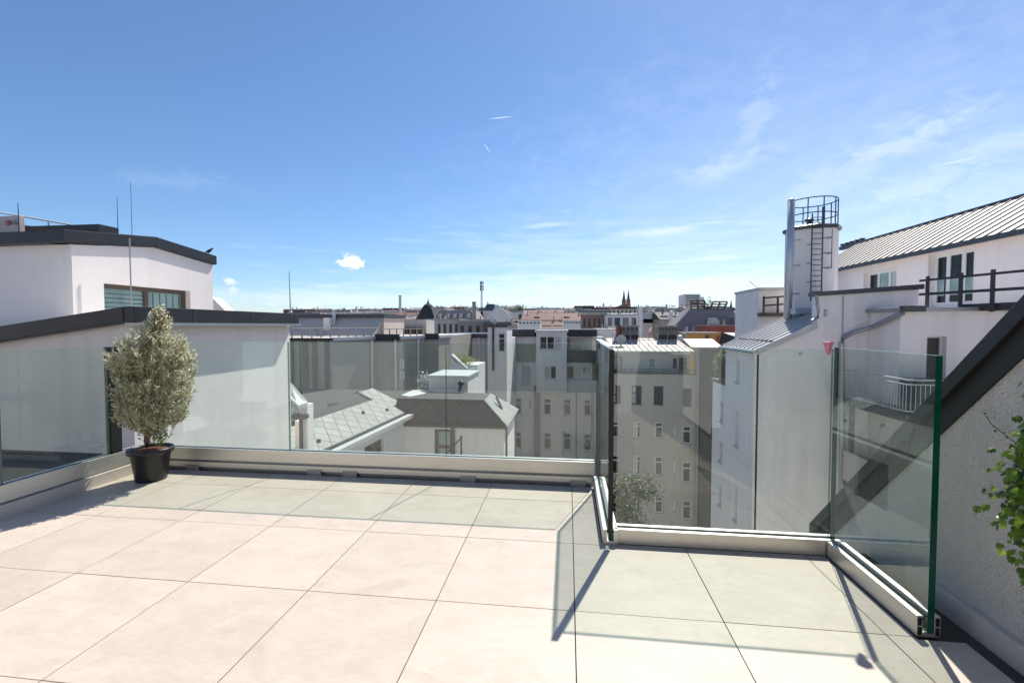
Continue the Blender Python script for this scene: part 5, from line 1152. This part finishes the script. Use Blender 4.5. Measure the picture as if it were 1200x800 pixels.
HRN = random.Random(44)
def house(name, lab, cat, px0, px1, pe, pr, Y, dep, wm, rm, kind='gable', nw=5, group=None, base=None, rows=1):
    """town house: eaves at pixel row pe, ridge at row pr, seen at distance Y"""
    x0, x1 = XY(px0, Y, 375), XY(px1, Y, 375); ze, zr = ZY(pe, Y, px0), ZY(pr, Y, px0); zb = (gz_(Y) if base is None else base) - 2
    t = thing(name, lab, cat, ((x0 + x1) / 2, Y, zb), group); m = MB(); m.box(x0, x1, Y, Y + dep, zb, ze)
    if kind == 'fire': m.prism([(x0, Y, ze), (x1, Y, ze), (x1 - (x1 - x0) * .22, Y, ze + (zr - ze) * .6), (x0 + (x1 - x0) * .55, Y, zr), (x0 + (x1 - x0) * .35, Y, zr)], (0, .4, 0))
    m.build('wall', M[wm], t); r = MB()
    if kind == 'gable': r.prism([(x0 - .2, Y - .4, ze + .003), (x0 - .2, Y + dep + .4, ze + .003), (x0 - .2, Y + dep * .5, zr)], (x1 - x0 + .4, 0, 0))
    elif kind == 'mansard':
        i = min(dep * .3, (zr - ze) * .5); A = [(x0, Y - .2, ze + .003), (x1, Y - .2, ze + .003), (x1, Y + dep, ze + .003), (x0, Y + dep, ze + .003)]; B = [(x0 + i, Y + i, zr), (x1 - i, Y + i, zr), (x1 - i, Y + dep - i, zr), (x0 + i, Y + dep - i, zr)]; r.hexa(A + B)
    elif kind == 'fire':
        for xa_, xb_, za_, zb_ in ((x0, x0 + (x1 - x0) * .35, ze, zr), (x0 + (x1 - x0) * .55, x1 - (x1 - x0) * .22, zr, ze + (zr - ze) * .6), (x1 - (x1 - x0) * .22, x1, ze + (zr - ze) * .6, ze), (x0 + (x1 - x0) * .35, x0 + (x1 - x0) * .55, zr, zr)):
            r.prism([(xa_, Y + .41, za_ + .005), (xb_, Y + .41, zb_ + .005), (xb_, Y + .41, zb_ - .4), (xa_, Y + .41, za_ - .4)], (0, dep, 0))
    else: r.box(x0 - .15, x1 + .15, Y - .15, Y + dep, ze + .003, zr)
    r.build('roof', M[rm], t)
    if Y < 900:                                        # chimneys, dormers and aerials crowd the roofs
        s = Y / FPX
        for i in range(2 if Y > 200 else 3):
            x = HRN.uniform(x0 + .5 * s, x1 - .5 * s); w_ = HRN.uniform(.35, .9) * s; hz_ = max(ze, zr) + HRN.uniform(.5, 2.6) * s
            c_ = MB(); yy = Y + dep * HRN.uniform(.3, .5); c_.box(x - w_ * .5, x + w_ * .5, yy, yy + .9, ze - .5, hz_)
            for k in range(3): c_.box(x - w_ * .5 + w_ * (k + .2) / 3, x - w_ * .5 + w_ * (k + .75) / 3, yy + .2, yy + .6, hz_, hz_ + .45)
            c_.build('chimney', M[HRN.choice(['chimney_brick', 'plaster_beige', 'brick', 'stone_dark', 'plaster_grey'])], t)
        if HRN.random() < .6:
            x = HRN.uniform(x0, x1); c_ = MB(); yy = Y + dep * .5; zt_ = max(ze, zr) + HRN.uniform(1.5, 3.2) * s
            c_.tube([(x, yy, ze), (x, yy, zt_)], .05 + .1 * s, 4)
            for k in range(3): c_.tube([(x - .5 * s, yy, zt_ - .25 * k * s), (x + .5 * s, yy, zt_ - .25 * k * s)], .03 + .06 * s, 4)
            c_.build('aerial', M['dark_metal'], t)
        if kind == 'gable' and rows:
            n_d = max(2, int((x1 - x0) / 6)); zm = ze + (zr - ze) * .45
            c_ = MB()
            for i in range(n_d): u = x0 + (x1 - x0) * (i + .5) / n_d; c_.box(u - .7, u + .7, Y + dep * .12, Y + dep * .3, ze, zm)
            c_.build('dormers', M[HRN.choice(['plaster_beige', 'dark_roof', 'stone_dark'])], t)['kind'] = 'stuff'
    if nw:
        F = frontal(0, Y); w = MB(); h = min(1.8, (ze - zb) * .3); st = (x1 - x0) / nw
        for rr_ in range(rows):
            for i in range(nw): u = x0 + st * (i + .3); w.obox(F, u, u + st * .4, .0, .06, ze - .7 - h - rr_ * 3.4, ze - .7 - rr_ * 3.4)
        w.build('windows', M['pane_mid'], t)['kind'] = 'stuff'
    return t
# left part of the skyline
house('mansard_house', 'dark mansard house with a pointed corner dome on the left skyline', 'building', 487, 510, 374, 360, 120, 16, 'plaster_beige', 'dark_roof', 'mansard', 6)
house('terraced_house', 'long house with pale brown roof and dark dormers right of the domed mansard', 'building', 509, 556, 373.5, 363.5, 118, 14, 'stone_dark', 'wood_grey', 'mansard', 12)
d = thing('roof_dome', 'small pointed dark dome topping the mansard house', 'dome', (XY(502, 119), 119, ZY(362, 119)))
m = MB(); m.lathe((XY(502, 124), 124, ZY(366, 124)), [(2.2, 0), (2.0, .9), (1.2, 2.1), (.4, 2.6), (.12, 3.4), (.02, 4.2)], 12); m.build('cupola', M['dark_roof'], d)
m = MB(); a = 118.5
for px in (513.5, 523, 531, 538, 547): m.box(XY(px, 117.5), XY(px + 3.2, 117.5), 117.3, 119, ZY(372.5, 117.5), ZY(367, 117.5))
tag(m.build('dormer_row', M['plaster_beige']), 'row of small pale dormers on the long brown roof', 'dormers')
house('stucco_house', 'pale pink plastered house with dark window bays below the domed mansard', 'building', 498, 538, 375, 373.6, 80, 10, 'flat_roof', 'plaster_beige', 'flat', 6, rows=2)
house('backyard_house', 'dull brown low house in front of the brick chimney', 'building', 537, 574, 377, 374.5, 78, 10, 'wood_grey', 'cream_roof', 'flat', 4)
def stack(lab, px, w, pt, pb, Y, mt, rings=0):
    x = XY(px, Y, 365); r = w / FPX * Y / 2; z0, z1 = ZY(pb, Y, px), ZY(pt, Y, px); m = MB(); h = z1 - z0
    prof = [(r * 1.15, -6), (r * 1.1, 0), (r * .95, h * .93), (r * 1.2, h * .94), (r * 1.2, h)]
    m.lathe((x, Y, z0), prof, 14)
    for k in range(rings): m.lathe((x, Y, z0 + h * (.2 + k * .2)), [(r * 1.2, 0), (r * 1.2, h * .02)], 14)
    return tag(m.build('chimney_stack', M[mt]), lab, 'chimney')
stack('tall slender grey factory chimney on the left skyline', 469, 3.2, 346, 374, 260, 'plaster_grey', 3)
stack('thick brown brick chimney beside the radio mast', 555.5, 4.6, 353.5, 376, 100, 'wood_grey')
m = MB(); x = XY(564.3, 140, 350); z0, z1 = ZY(370, 140, 564), ZY(329, 140, 564)
for a in range(3): m.tube([(x + .35 * math.cos(a * 2.1), 140 + .35 * math.sin(a * 2.1), z0), (x + .12 * math.cos(a * 2.1), 140 + .12 * math.sin(a * 2.1), z1)], .07, 5)
for k in range(16): z = z0 + (z1 - z0) * k / 16; m.tube([(x - .3, 140, z), (x + .3, 140, z + .5)], .05, 4)
for f_ in (.72, .8, .9): 
    for a in range(3): m.box(x + .5 * math.cos(a * 2.1) - .15, x + .5 * math.cos(a * 2.1) + .15, 140 + .5 * math.sin(a * 2.1) - .1, 140 + .5 * math.sin(a * 2.1) + .1, z0 + (z1 - z0) * f_, z0 + (z1 - z0) * (f_ + .07))
tag(m.build('radio_mast', M['dark_metal']), 'thin dark radio mast with antenna panels on the skyline', 'mast')
house('copper_dome_house', 'house with dark green copper barrel roof behind the grey fire wall', 'building', 566, 582, 364, 356, 135, 14, 'plaster_grey', 'copper', 'mansard', 0)
house('fire_wall_house', 'house with a big plain grey fire wall beside the radio mast', 'building', 568, 602, 376, 360.5, 100, 12, 'plaster_grey', 'dark_roof', 'fire', 0)
house('small_tiled_house', 'small dark tiled roof between grey stair tower and fire wall', 'building', 566, 600, 380.5, 377, 75, 9, 'stone_dark', 'dark_roof', 'mansard', 3)
for (px, lab) in ((543.6, 'left one of two tiny far spires beside the brick chimney'), (546.6, 'right one of two tiny far spires beside the brick chimney')):
    m = MB(); Y = 700; m.lathe((XY(px, Y), Y, ZY(368, Y)), [(1.2, 0), (1.1, 5), (.9, 6), (.05, 13)], 8); tag(m.build('spire', M['spire']), lab, 'spire', 'far church spires')
house('red_roofed_row', 'long row of houses with red tiled roofs right of the fire wall', 'building', 611, 682, 375, 366, 115, 14, 'plaster_beige', 'red_roof', 'gable', 12)
house('tiled_row', 'second row of red brown roofs just above the long red roof', 'building', 606, 660, 366.5, 362.5, 190, 16, 'plaster_pale', 'red_roof', 'gable', 9)
chimney('long grey chimney block with flue openings left of the red roof hatch', 607.5, 633, 375.5, 386.5, 63, 2.0, 6, 'plaster_grey', 'plaster_grey')
chimney('long grey chimney block with flue openings right of the red roof hatch', 660.5, 680.5, 375, 386, 63, 2.0, 6, 'plaster_grey', 'plaster_grey')
house('tiled_lean_to', 'red tiled roof piece between the two long grey chimney blocks', 'building', 634, 660, 385, 376, 66, 8, 'plaster_beige', 'red_roof', 'gable', 0)
house('brick_house', 'weathered red brick house left of the blue-windowed building', 'building', 682, 711, 369, 367, 95, 10, 'brick', 'plaster_beige', 'flat', 5, rows=2)
house('blue_window_house', 'grey house with tall blue shining windows below the twin spires', 'building', 710, 748, 369.5, 368, 90, 10, 'plaster_grey', 'grey_metal', 'flat', 0)
F = frontal(0, 90)
m = MB()
for a, b in ((712.5, 717), (720, 726.5), (729.5, 736.5), (740, 745)): m.obox(F, XY(a, 90), XY(b, 90), .005, .1, ZY(382, 90), ZY(372.5, 90))
bw = [o for o in scene.objects if o.name.startswith('blue_window_house')][0]; m.build('windows', M['pane_blue'], bw)['kind'] = 'stuff'
stack('grey square-looking chimney right of the blue windows', 750, 5, 359, 383, 85, 'plaster_grey')
house('flat_roofed_office', 'low grey house with dark strip windows right of the grey chimney', 'building', 752, 776, 369, 366.5, 100, 10, 'plaster_grey', 'white_cap', 'flat', 0)
of = [o for o in scene.objects if o.name.startswith('flat_roofed_office')][0]; m = MB(); m.obox(frontal(0, 100), XY(753.5, 100), XY(772, 100), .005, .1, ZY(378.5, 100), ZY(374, 100)); m.build('strip_window', M['pane_dark'], of)
house('slanted_house', 'grey house with slanting roof and white pipe left of the purple roof', 'building', 774, 800, 374, 364.5, 92, 12, 'plaster_dark', 'slate_dark', 'gable', 0)
m = MB(); m.lathe((XY(786, 84), 84, ZY(380, 84)), [(.32, -3), (.32, ZY(365.5, 84) - ZY(380, 84)), (.2, ZY(365, 84) - ZY(380, 84))], 12); tag(m.build('flue_pipe', M['white_cap']), 'white round flue pipe left of the purple roof', 'flue')
# cathedral with twin spires
ca = thing('twin_spire_church', 'dark red stone church with two pointed spires on the skyline', 'church', (XY(734, 420), 420, -10))
Y = 420; wpx = Y / FPX
for px in (731.3, 736.6):
    x = XY(px, Y, 355); zt, zm, zb = ZY(340.5, Y), ZY(352, Y), -12
    m = MB(); m.box(x - 2.1 * wpx, x + 2.1 * wpx, Y, Y + 4.2 * wpx, zb, zm); tw_ = m.build('tower', M['church_stone'], ca)
    m = MB(); m.lathe((x, Y + 2 * wpx, zm), [(2.0 * wpx, 0), (1.45 * wpx, 1.5 * wpx), (.15 * wpx, zt - zm)], 8); m.build('spire', M['spire'], tw_)
m = MB(); m.box(XY(729.5, Y), XY(738.4, Y), Y + 1, Y + 60, -12, ZY(357, Y)); m.build('nave', M['church_stone'], ca)
m = MB(); Y = 600; m.lathe((XY(707, Y), Y, ZY(364.5, Y)), [(1.3, -14), (1.3, 5), (1.5, 5.2), (.06, 11)], 8); tag(m.build('spire', M['spire']), 'small lone church spire left of the twin spires', 'spire', 'far church spires')
m = MB(); Y = 500; m.lathe((XY(856, Y), Y, ZY(366, Y)), [(1.6, -14), (1.6, 3), (.06, 13)], 8); tag(m.build('spire', M['copper']), 'small pointed spire right of the wooden roof frames', 'spire', 'far church spires')
# crane
cr_ = thing('tower_crane', 'faint tower crane with long jib right of the twin spires', 'crane', (XY(780, 330), 330, 0)); x = XY(780.5, 330)
m = MB(); m.tube([(x, 330, -5), (x, 330, ZY(357.5, 330))], .5, 4); m.build('mast', M['grey_metal'], cr_)
m = MB(); m.tube([(XY(752, 330), 330, ZY(361, 330)), (XY(792, 330), 330, ZY(359.5, 330))], .28, 4); m.tube([(XY(760, 330), 330, ZY(360.7, 330)), (x, 330, ZY(357.5, 330)), (XY(791, 330), 330, ZY(359.5, 330))], .1, 4); m.build('jib', M['grey_metal'], cr_)
# high-rise
hr = thing('high_rise', 'grey stepped high-rise block with window bands on the right skyline', 'building', (XY(813, 380), 380, 0)); Y = 380
m = MB(); m.box(XY(801.5, Y), XY(820, Y), Y, Y + 20, -15, ZY(346.2, Y)); m.box(XY(820.2, Y), XY(825, Y), Y + 2, Y + 18, -15, ZY(349.3, Y)); m.build('wall', M['plaster_grey'], hr)
m = MB()
for k in range(7): z = ZY(349 + k * 2.4, Y); m.box(XY(803.5, Y), XY(819, Y), Y - .12, Y - .01, z, z + .75)
m.build('window_bands', M['pane_mid'], hr)
m = MB()
for k in range(7): z = ZY(347.8 + k * 2.4, Y); m.box(XY(801, Y), XY(803, Y), Y - 1, Y + 3, z, z + .35)
m.build('balconies', M['white_cap'], hr)
# big purple-grey roof with wooden frames
pr = thing('purple_roofed_house', 'house with a huge purple grey roof and wooden frames on top', 'building', (XY(835, 68), 68, -10)); Y = 66
def P(px, py, y): return atY(px, py, y)
m = MB(); A, B, C_, D_ = P(783, 392, 64), P(884, 389, 64), P(858, 363, 66.2), P(808, 362.5, 66.2)
m.poly([A, B, C_, D_]); m.poly([B, Vector((B.x + 1, 72, B.z)), C_ + Vector((0, 3.5, 0)), C_]); m.poly([A, D_, D_ + Vector((0, 3.5, 0)), Vector((A.x - .3, 70.5, A.z))]); m.poly([D_, C_, C_ + Vector((0, 3.5, 0)), D_ + Vector((0, 3.5, 0))]); m.build('roof', M['slate_purple'], pr)
m = MB(); m.prism([A + Vector((-.1, -.05, 0)), D_ + Vector((-.1, -.05, 0)), D_ + Vector((.15, -.05, .12)), A + Vector((.15, -.05, .02))], (0, .1, .02)); m.build('ridge_flashing', M['grey_metal'], pr)
m = MB(); m.box(A.x, B.x, 64.2, 70.4, -22, A.z - .02); m.build('wall', M['plaster_lilac'], pr)
q = P(836, 374, 64.8); q.y -= .1; m = MB(); vs = []
dm = thing('dormer_window', 'rounded dormer window in the middle of the purple grey roof', 'window', q)
m.prism([P(829.5, 380, 64.5), P(829.5, 374, 64.5), P(832, 372, 64.5), P(839, 372, 64.5), P(842.5, 375, 64.5), P(844, 380, 64.5)], (0, 2.5, 0)); m.build('hood', M['grey_metal'], dm)
m = MB(); m.prism([P(831, 378.5, 64.4), P(831.2, 375, 64.4), P(839, 374, 64.4), P(841.5, 378.5, 64.4)], (0, .06, 0)); m.build('pane', M['pane_light'], dm)
for (a, b, c, d_, lab) in ((810, 826, 352.5, 362.5, 'left wooden lattice frame on the ridge of the purple roof'), (834, 851, 353.5, 362.5, 'right wooden lattice frame on the ridge of the purple roof')):
    m = MB(); Y = 67; s = 2.0 if a > 830 else 0
    for k in range(3): m.tube([P(a + (b - a) * k / 2 - s, d_, Y), P(a + (b - a) * k / 2 + s * .6, c, Y)], .13, 5)
    for k in range(4): m.tube([P(a - s + s * 1.6 * k / 3, d_ - (d_ - c) * k / 3, Y), P(b - s + s * 1.6 * k / 3, d_ - (d_ - c) * k / 3, Y)], .1, 5)
    tag(m.build('roof_lattice', M['stone_dark']), lab, 'frame', 'wooden roof frames')
m = MB(); r_ = random.Random(8); q = P(828, 359, 67.5)
for k in range(260): p = q + Vector((r_.gauss(0, .45), r_.gauss(0, .4), r_.gauss(0, .45))); leaf(m, p, Vector((r_.uniform(-1, 1), r_.uniform(-1, 1), r_.uniform(-.4, .9))).normalized(), .3, .09, Vector((0, 0, 1)))
m.tube([q - Vector((0, 0, 1)), q], .06, 5); tag(m.build('roof_bush', M['tree_leaf'], fixn=False, weld=False), 'dark bush between the wooden frames on the purple roof', 'bush')
house('terracotta_house', 'low terracotta red wall in front of the purple roof', 'building', 832.5, 876, 381.5, 380.8, 58, 5, 'terracotta', 'plaster_beige', 'flat', 0)
house('orange_house', 'low bright orange wall below the terracotta wall', 'building', 805, 845, 390, 389.3, 54, 3.5, 'orange', 'plaster_beige', 'flat', 0)
m = MB(); m.prism([atY(846, 389.5, 53), atY(866, 396.5, 51), atY(866, 404, 51), atY(844, 403, 53)], (0, .3, 0)); tag(m.build('roof_gable', M['slate_dark']), 'dark triangular roof gable right of the orange wall', 'roof')
m = MB(); m.prism([atY(848, 389.5, 56), atY(873, 390, 56), atY(866, 396, 52), atY(858, 393, 52)], (0, 0, -.1)); tag(m.build('pale_roof', M['cream_roof']), 'pale sunlit roof wedge right of the orange wall', 'roof')
for i, (px, py0, py1, mt_, w_) in enumerate(((801.5, 390, 403, 'grey_metal', .5), (797, 393, 403, 'white_cap', .7), (828.5, 392, 400, 'stone_dark', .45), (841.5, 393, 401, 'terracotta', .35))):
    m = MB(); Y = 50; m.lathe((XY(px, Y), Y, ZY(py1, Y)), [(w_ * .5, -2), (w_ * .45, ZY(py0, Y) - ZY(py1, Y)), (w_ * .2, ZY(py0, Y) - ZY(py1, Y) + .1)], 8)
    tag(m.build('vent_pipe', M[mt_]), ['blue grey vent pipe at the left end of the orange wall', 'short white vent pipe left of the orange wall', 'dark brown vent pipe before the middle of the orange wall', 'red vent pipe before the right end of the orange wall'][i], 'vent pipe', 'vent pipes by the orange wall')
q = atY(872.3, 372.3, 40); m = MB(); n_ = 20; m.prism([(q.x + .32 * math.cos(2 * math.pi * k / n_), 40, q.z + .32 * math.sin(2 * math.pi * k / n_)) for k in range(n_)], (0, .06, 0)); m.tube([(q.x, 40.1, q.z), (q.x + .7, 40.2, q.z - .1)], .04, 5); m.tube([(q.x + .7, 40.2, q.z - 4), (q.x + .7, 40.2, q.z + .3)], .06, 6)
tag(m.build('satellite_dish', M['frame_dark']), 'black round satellite dish near the white rooftop box', 'satellite dish')
house('terrace_block', 'pale house corner with small roof terrace behind the black dish', 'building', 868, 889, 372, 371, 62, 10, 'wood_grey', 'plaster_beige', 'flat', 3)
house('blue_roofed_house', 'house with bluish roof and orange attic behind the black dish', 'building', 862, 886, 368, 364, 110, 12, 'plaster_beige', 'slate_purple', 'gable', 4)
house('long_white_roof', 'low white edged flat roof right of the black roof edge', 'building', 700, 722, 387, 385.2, 60, 8, 'plaster_lilac', 'white_cap', 'flat', 0)
m = MB(); q = atY(760, 388, 49); m.mesh([atY(760, 387.5, 48.5), atY(762, 383.5, 49), atY(764, 384, 49), atY(762, 388, 48.5)], [(0, 1, 2, 3)]); m.prism([atY(760, 391, 48.4), atY(764, 390, 48.4), atY(766, 391.2, 48.4)], (0, .3, 0)); tag(m.build('roof_awning', M['logo_red']), 'small red awning between the two brown chimney blocks', 'awning')
m = MB(); q = atY(609, 363, 160); r_ = random.Random(19)
for k in range(400): p = q + Vector((r_.gauss(0, 1.0), r_.gauss(0, 1), r_.gauss(0, .9))); leaf(m, p, Vector((r_.uniform(-1, 1), r_.uniform(-1, 1), r_.uniform(-.4, .9))).normalized(), .6, .2, Vector((0, 0, 1)))
ft = thing('far_tree', 'rounded green tree on the skyline above the red roofs', 'tree', (q.x, q.y, gz_(160))); m.build('crown', M['bush_leaf'], ft, fixn=False, weld=False); MB().tube([(q.x, q.y, gz_(160)), q], .25, 6).build('trunk', M['bark'], ft)

# filler town houses out to the horizon, each with its own walls, roof and chimney
CR = random.Random(5)
walls = ['plaster_beige', 'plaster_pale', 'plaster_grey', 'wood_grey', 'flat_roof', 'stone_dark']; roofs = ['red_roof', 'dark_roof', 'slate_purple', 'slate', 'chimney_brick', 'red_roof']
wn_ = {'plaster_beige': 'beige', 'plaster_pale': 'pale grey', 'plaster_grey': 'grey', 'wood_grey': 'brownish', 'flat_roof': 'cream', 'stone_dark': 'dark'}
rn_ = {'red_roof': 'red tiled', 'dark_roof': 'black', 'slate_purple': 'purple grey', 'slate': 'pale slate', 'chimney_brick': 'brown tiled'}
def landmark(px):
    for lim, s in ((300, 'far left behind the white house'), (400, 'above the beige roof skirt'), (455, 'left of the factory chimney'), (487, 'right of the factory chimney'), (540, 'above the domed mansard'), (575, 'around the radio mast'), (612, 'above the grey fire wall'), (660, 'above the red roofs'), (700, 'left of the lone spire'), (728, 'between lone spire and church'), (760, 'right of the twin spires'), (800, 'under the crane'), (860, 'behind the purple roof'), (2000, 'right of the purple roof')):
        if px < lim: return s
for Y, n, hp in ((150, 14, (363, 371)), (230, 20, (361, 368.5)), (340, 26, (360, 367)), (520, 30, (359.5, 365.5)), (800, 32, (359.5, 364.5)), (1200, 30, (360, 363.5))):
    px = 330 + CR.uniform(0, 10); wpx = 620 / n
    while px < 925:
        w = wpx * CR.uniform(.7, 1.35); pe = CR.uniform(*hp) + (3 if px < 480 else 0); rise = CR.uniform(1.2, 3.2) * (1.2 if Y < 300 else .7)
        wm, rm = CR.choice(walls), CR.choice(roofs); k = CR.choice(['gable', 'gable', 'mansard', 'flat'])
        dist = 'nearer' if Y < 200 else 'mid-distance' if Y < 400 else 'far' if Y < 700 else 'very far'
        t = house('town_house', f'{dist} {wn_[wm]} town house with {rn_[rm]} roof {landmark(px + w / 2)}', 'house', px, px + w, pe, pe - (rise if k != 'flat' else .35), Y, 16 + Y * .03, wm, rm, k, 6 if Y < 300 else 0, 'town houses on the skyline')
        if CR.random() < .75 and Y < 600:
            cxp = px + w * CR.uniform(.2, .8); x = XY(cxp, Y, 370); zc = ZY(pe, Y, px); s = Y / FPX
            MB().box(x - .6 * s, x + .6 * s, Y + 7, Y + 8.2, zc - 1, zc + (rise + CR.uniform(.6, 1.6)) * s).build('chimney', M[CR.choice(['chimney_brick', 'plaster_beige', 'brick'])], t)
        px += w * CR.uniform(.95, 1.15)
# distant hills closing the horizon
m = MB(); hx = []; HR = random.Random(2)
def hill(Yb, base_, amp, seed):
    v = []; n = 90
    for i in range(n + 1):
        x = -6000 + 12000 * i / n; z = base_ + amp * (noise.noise(Vector((x / 1300 + seed, seed, 0))) * .7 + noise.noise(Vector((x / 420, seed * 2, 1))) * .3); v.append((x, z))
    return v
pr_ = hill(5200, 150, 60, 3.1)
for (xa, za), (xb, zb_) in zip(pr_, pr_[1:]):
    m.poly([(xa, 3800, 0), (xb, 3800, 0), (xb, 5200, zb_), (xa, 5200, za)]); m.poly([(xa, 5200, za), (xb, 5200, zb_), (xb, 6500, 0), (xa, 6500, 0)])
tag(m.build('hills', mat('hazy_hills', (.16, .19, .2), .95, var=.2, vscale=.002), smooth=True), kind='structure')
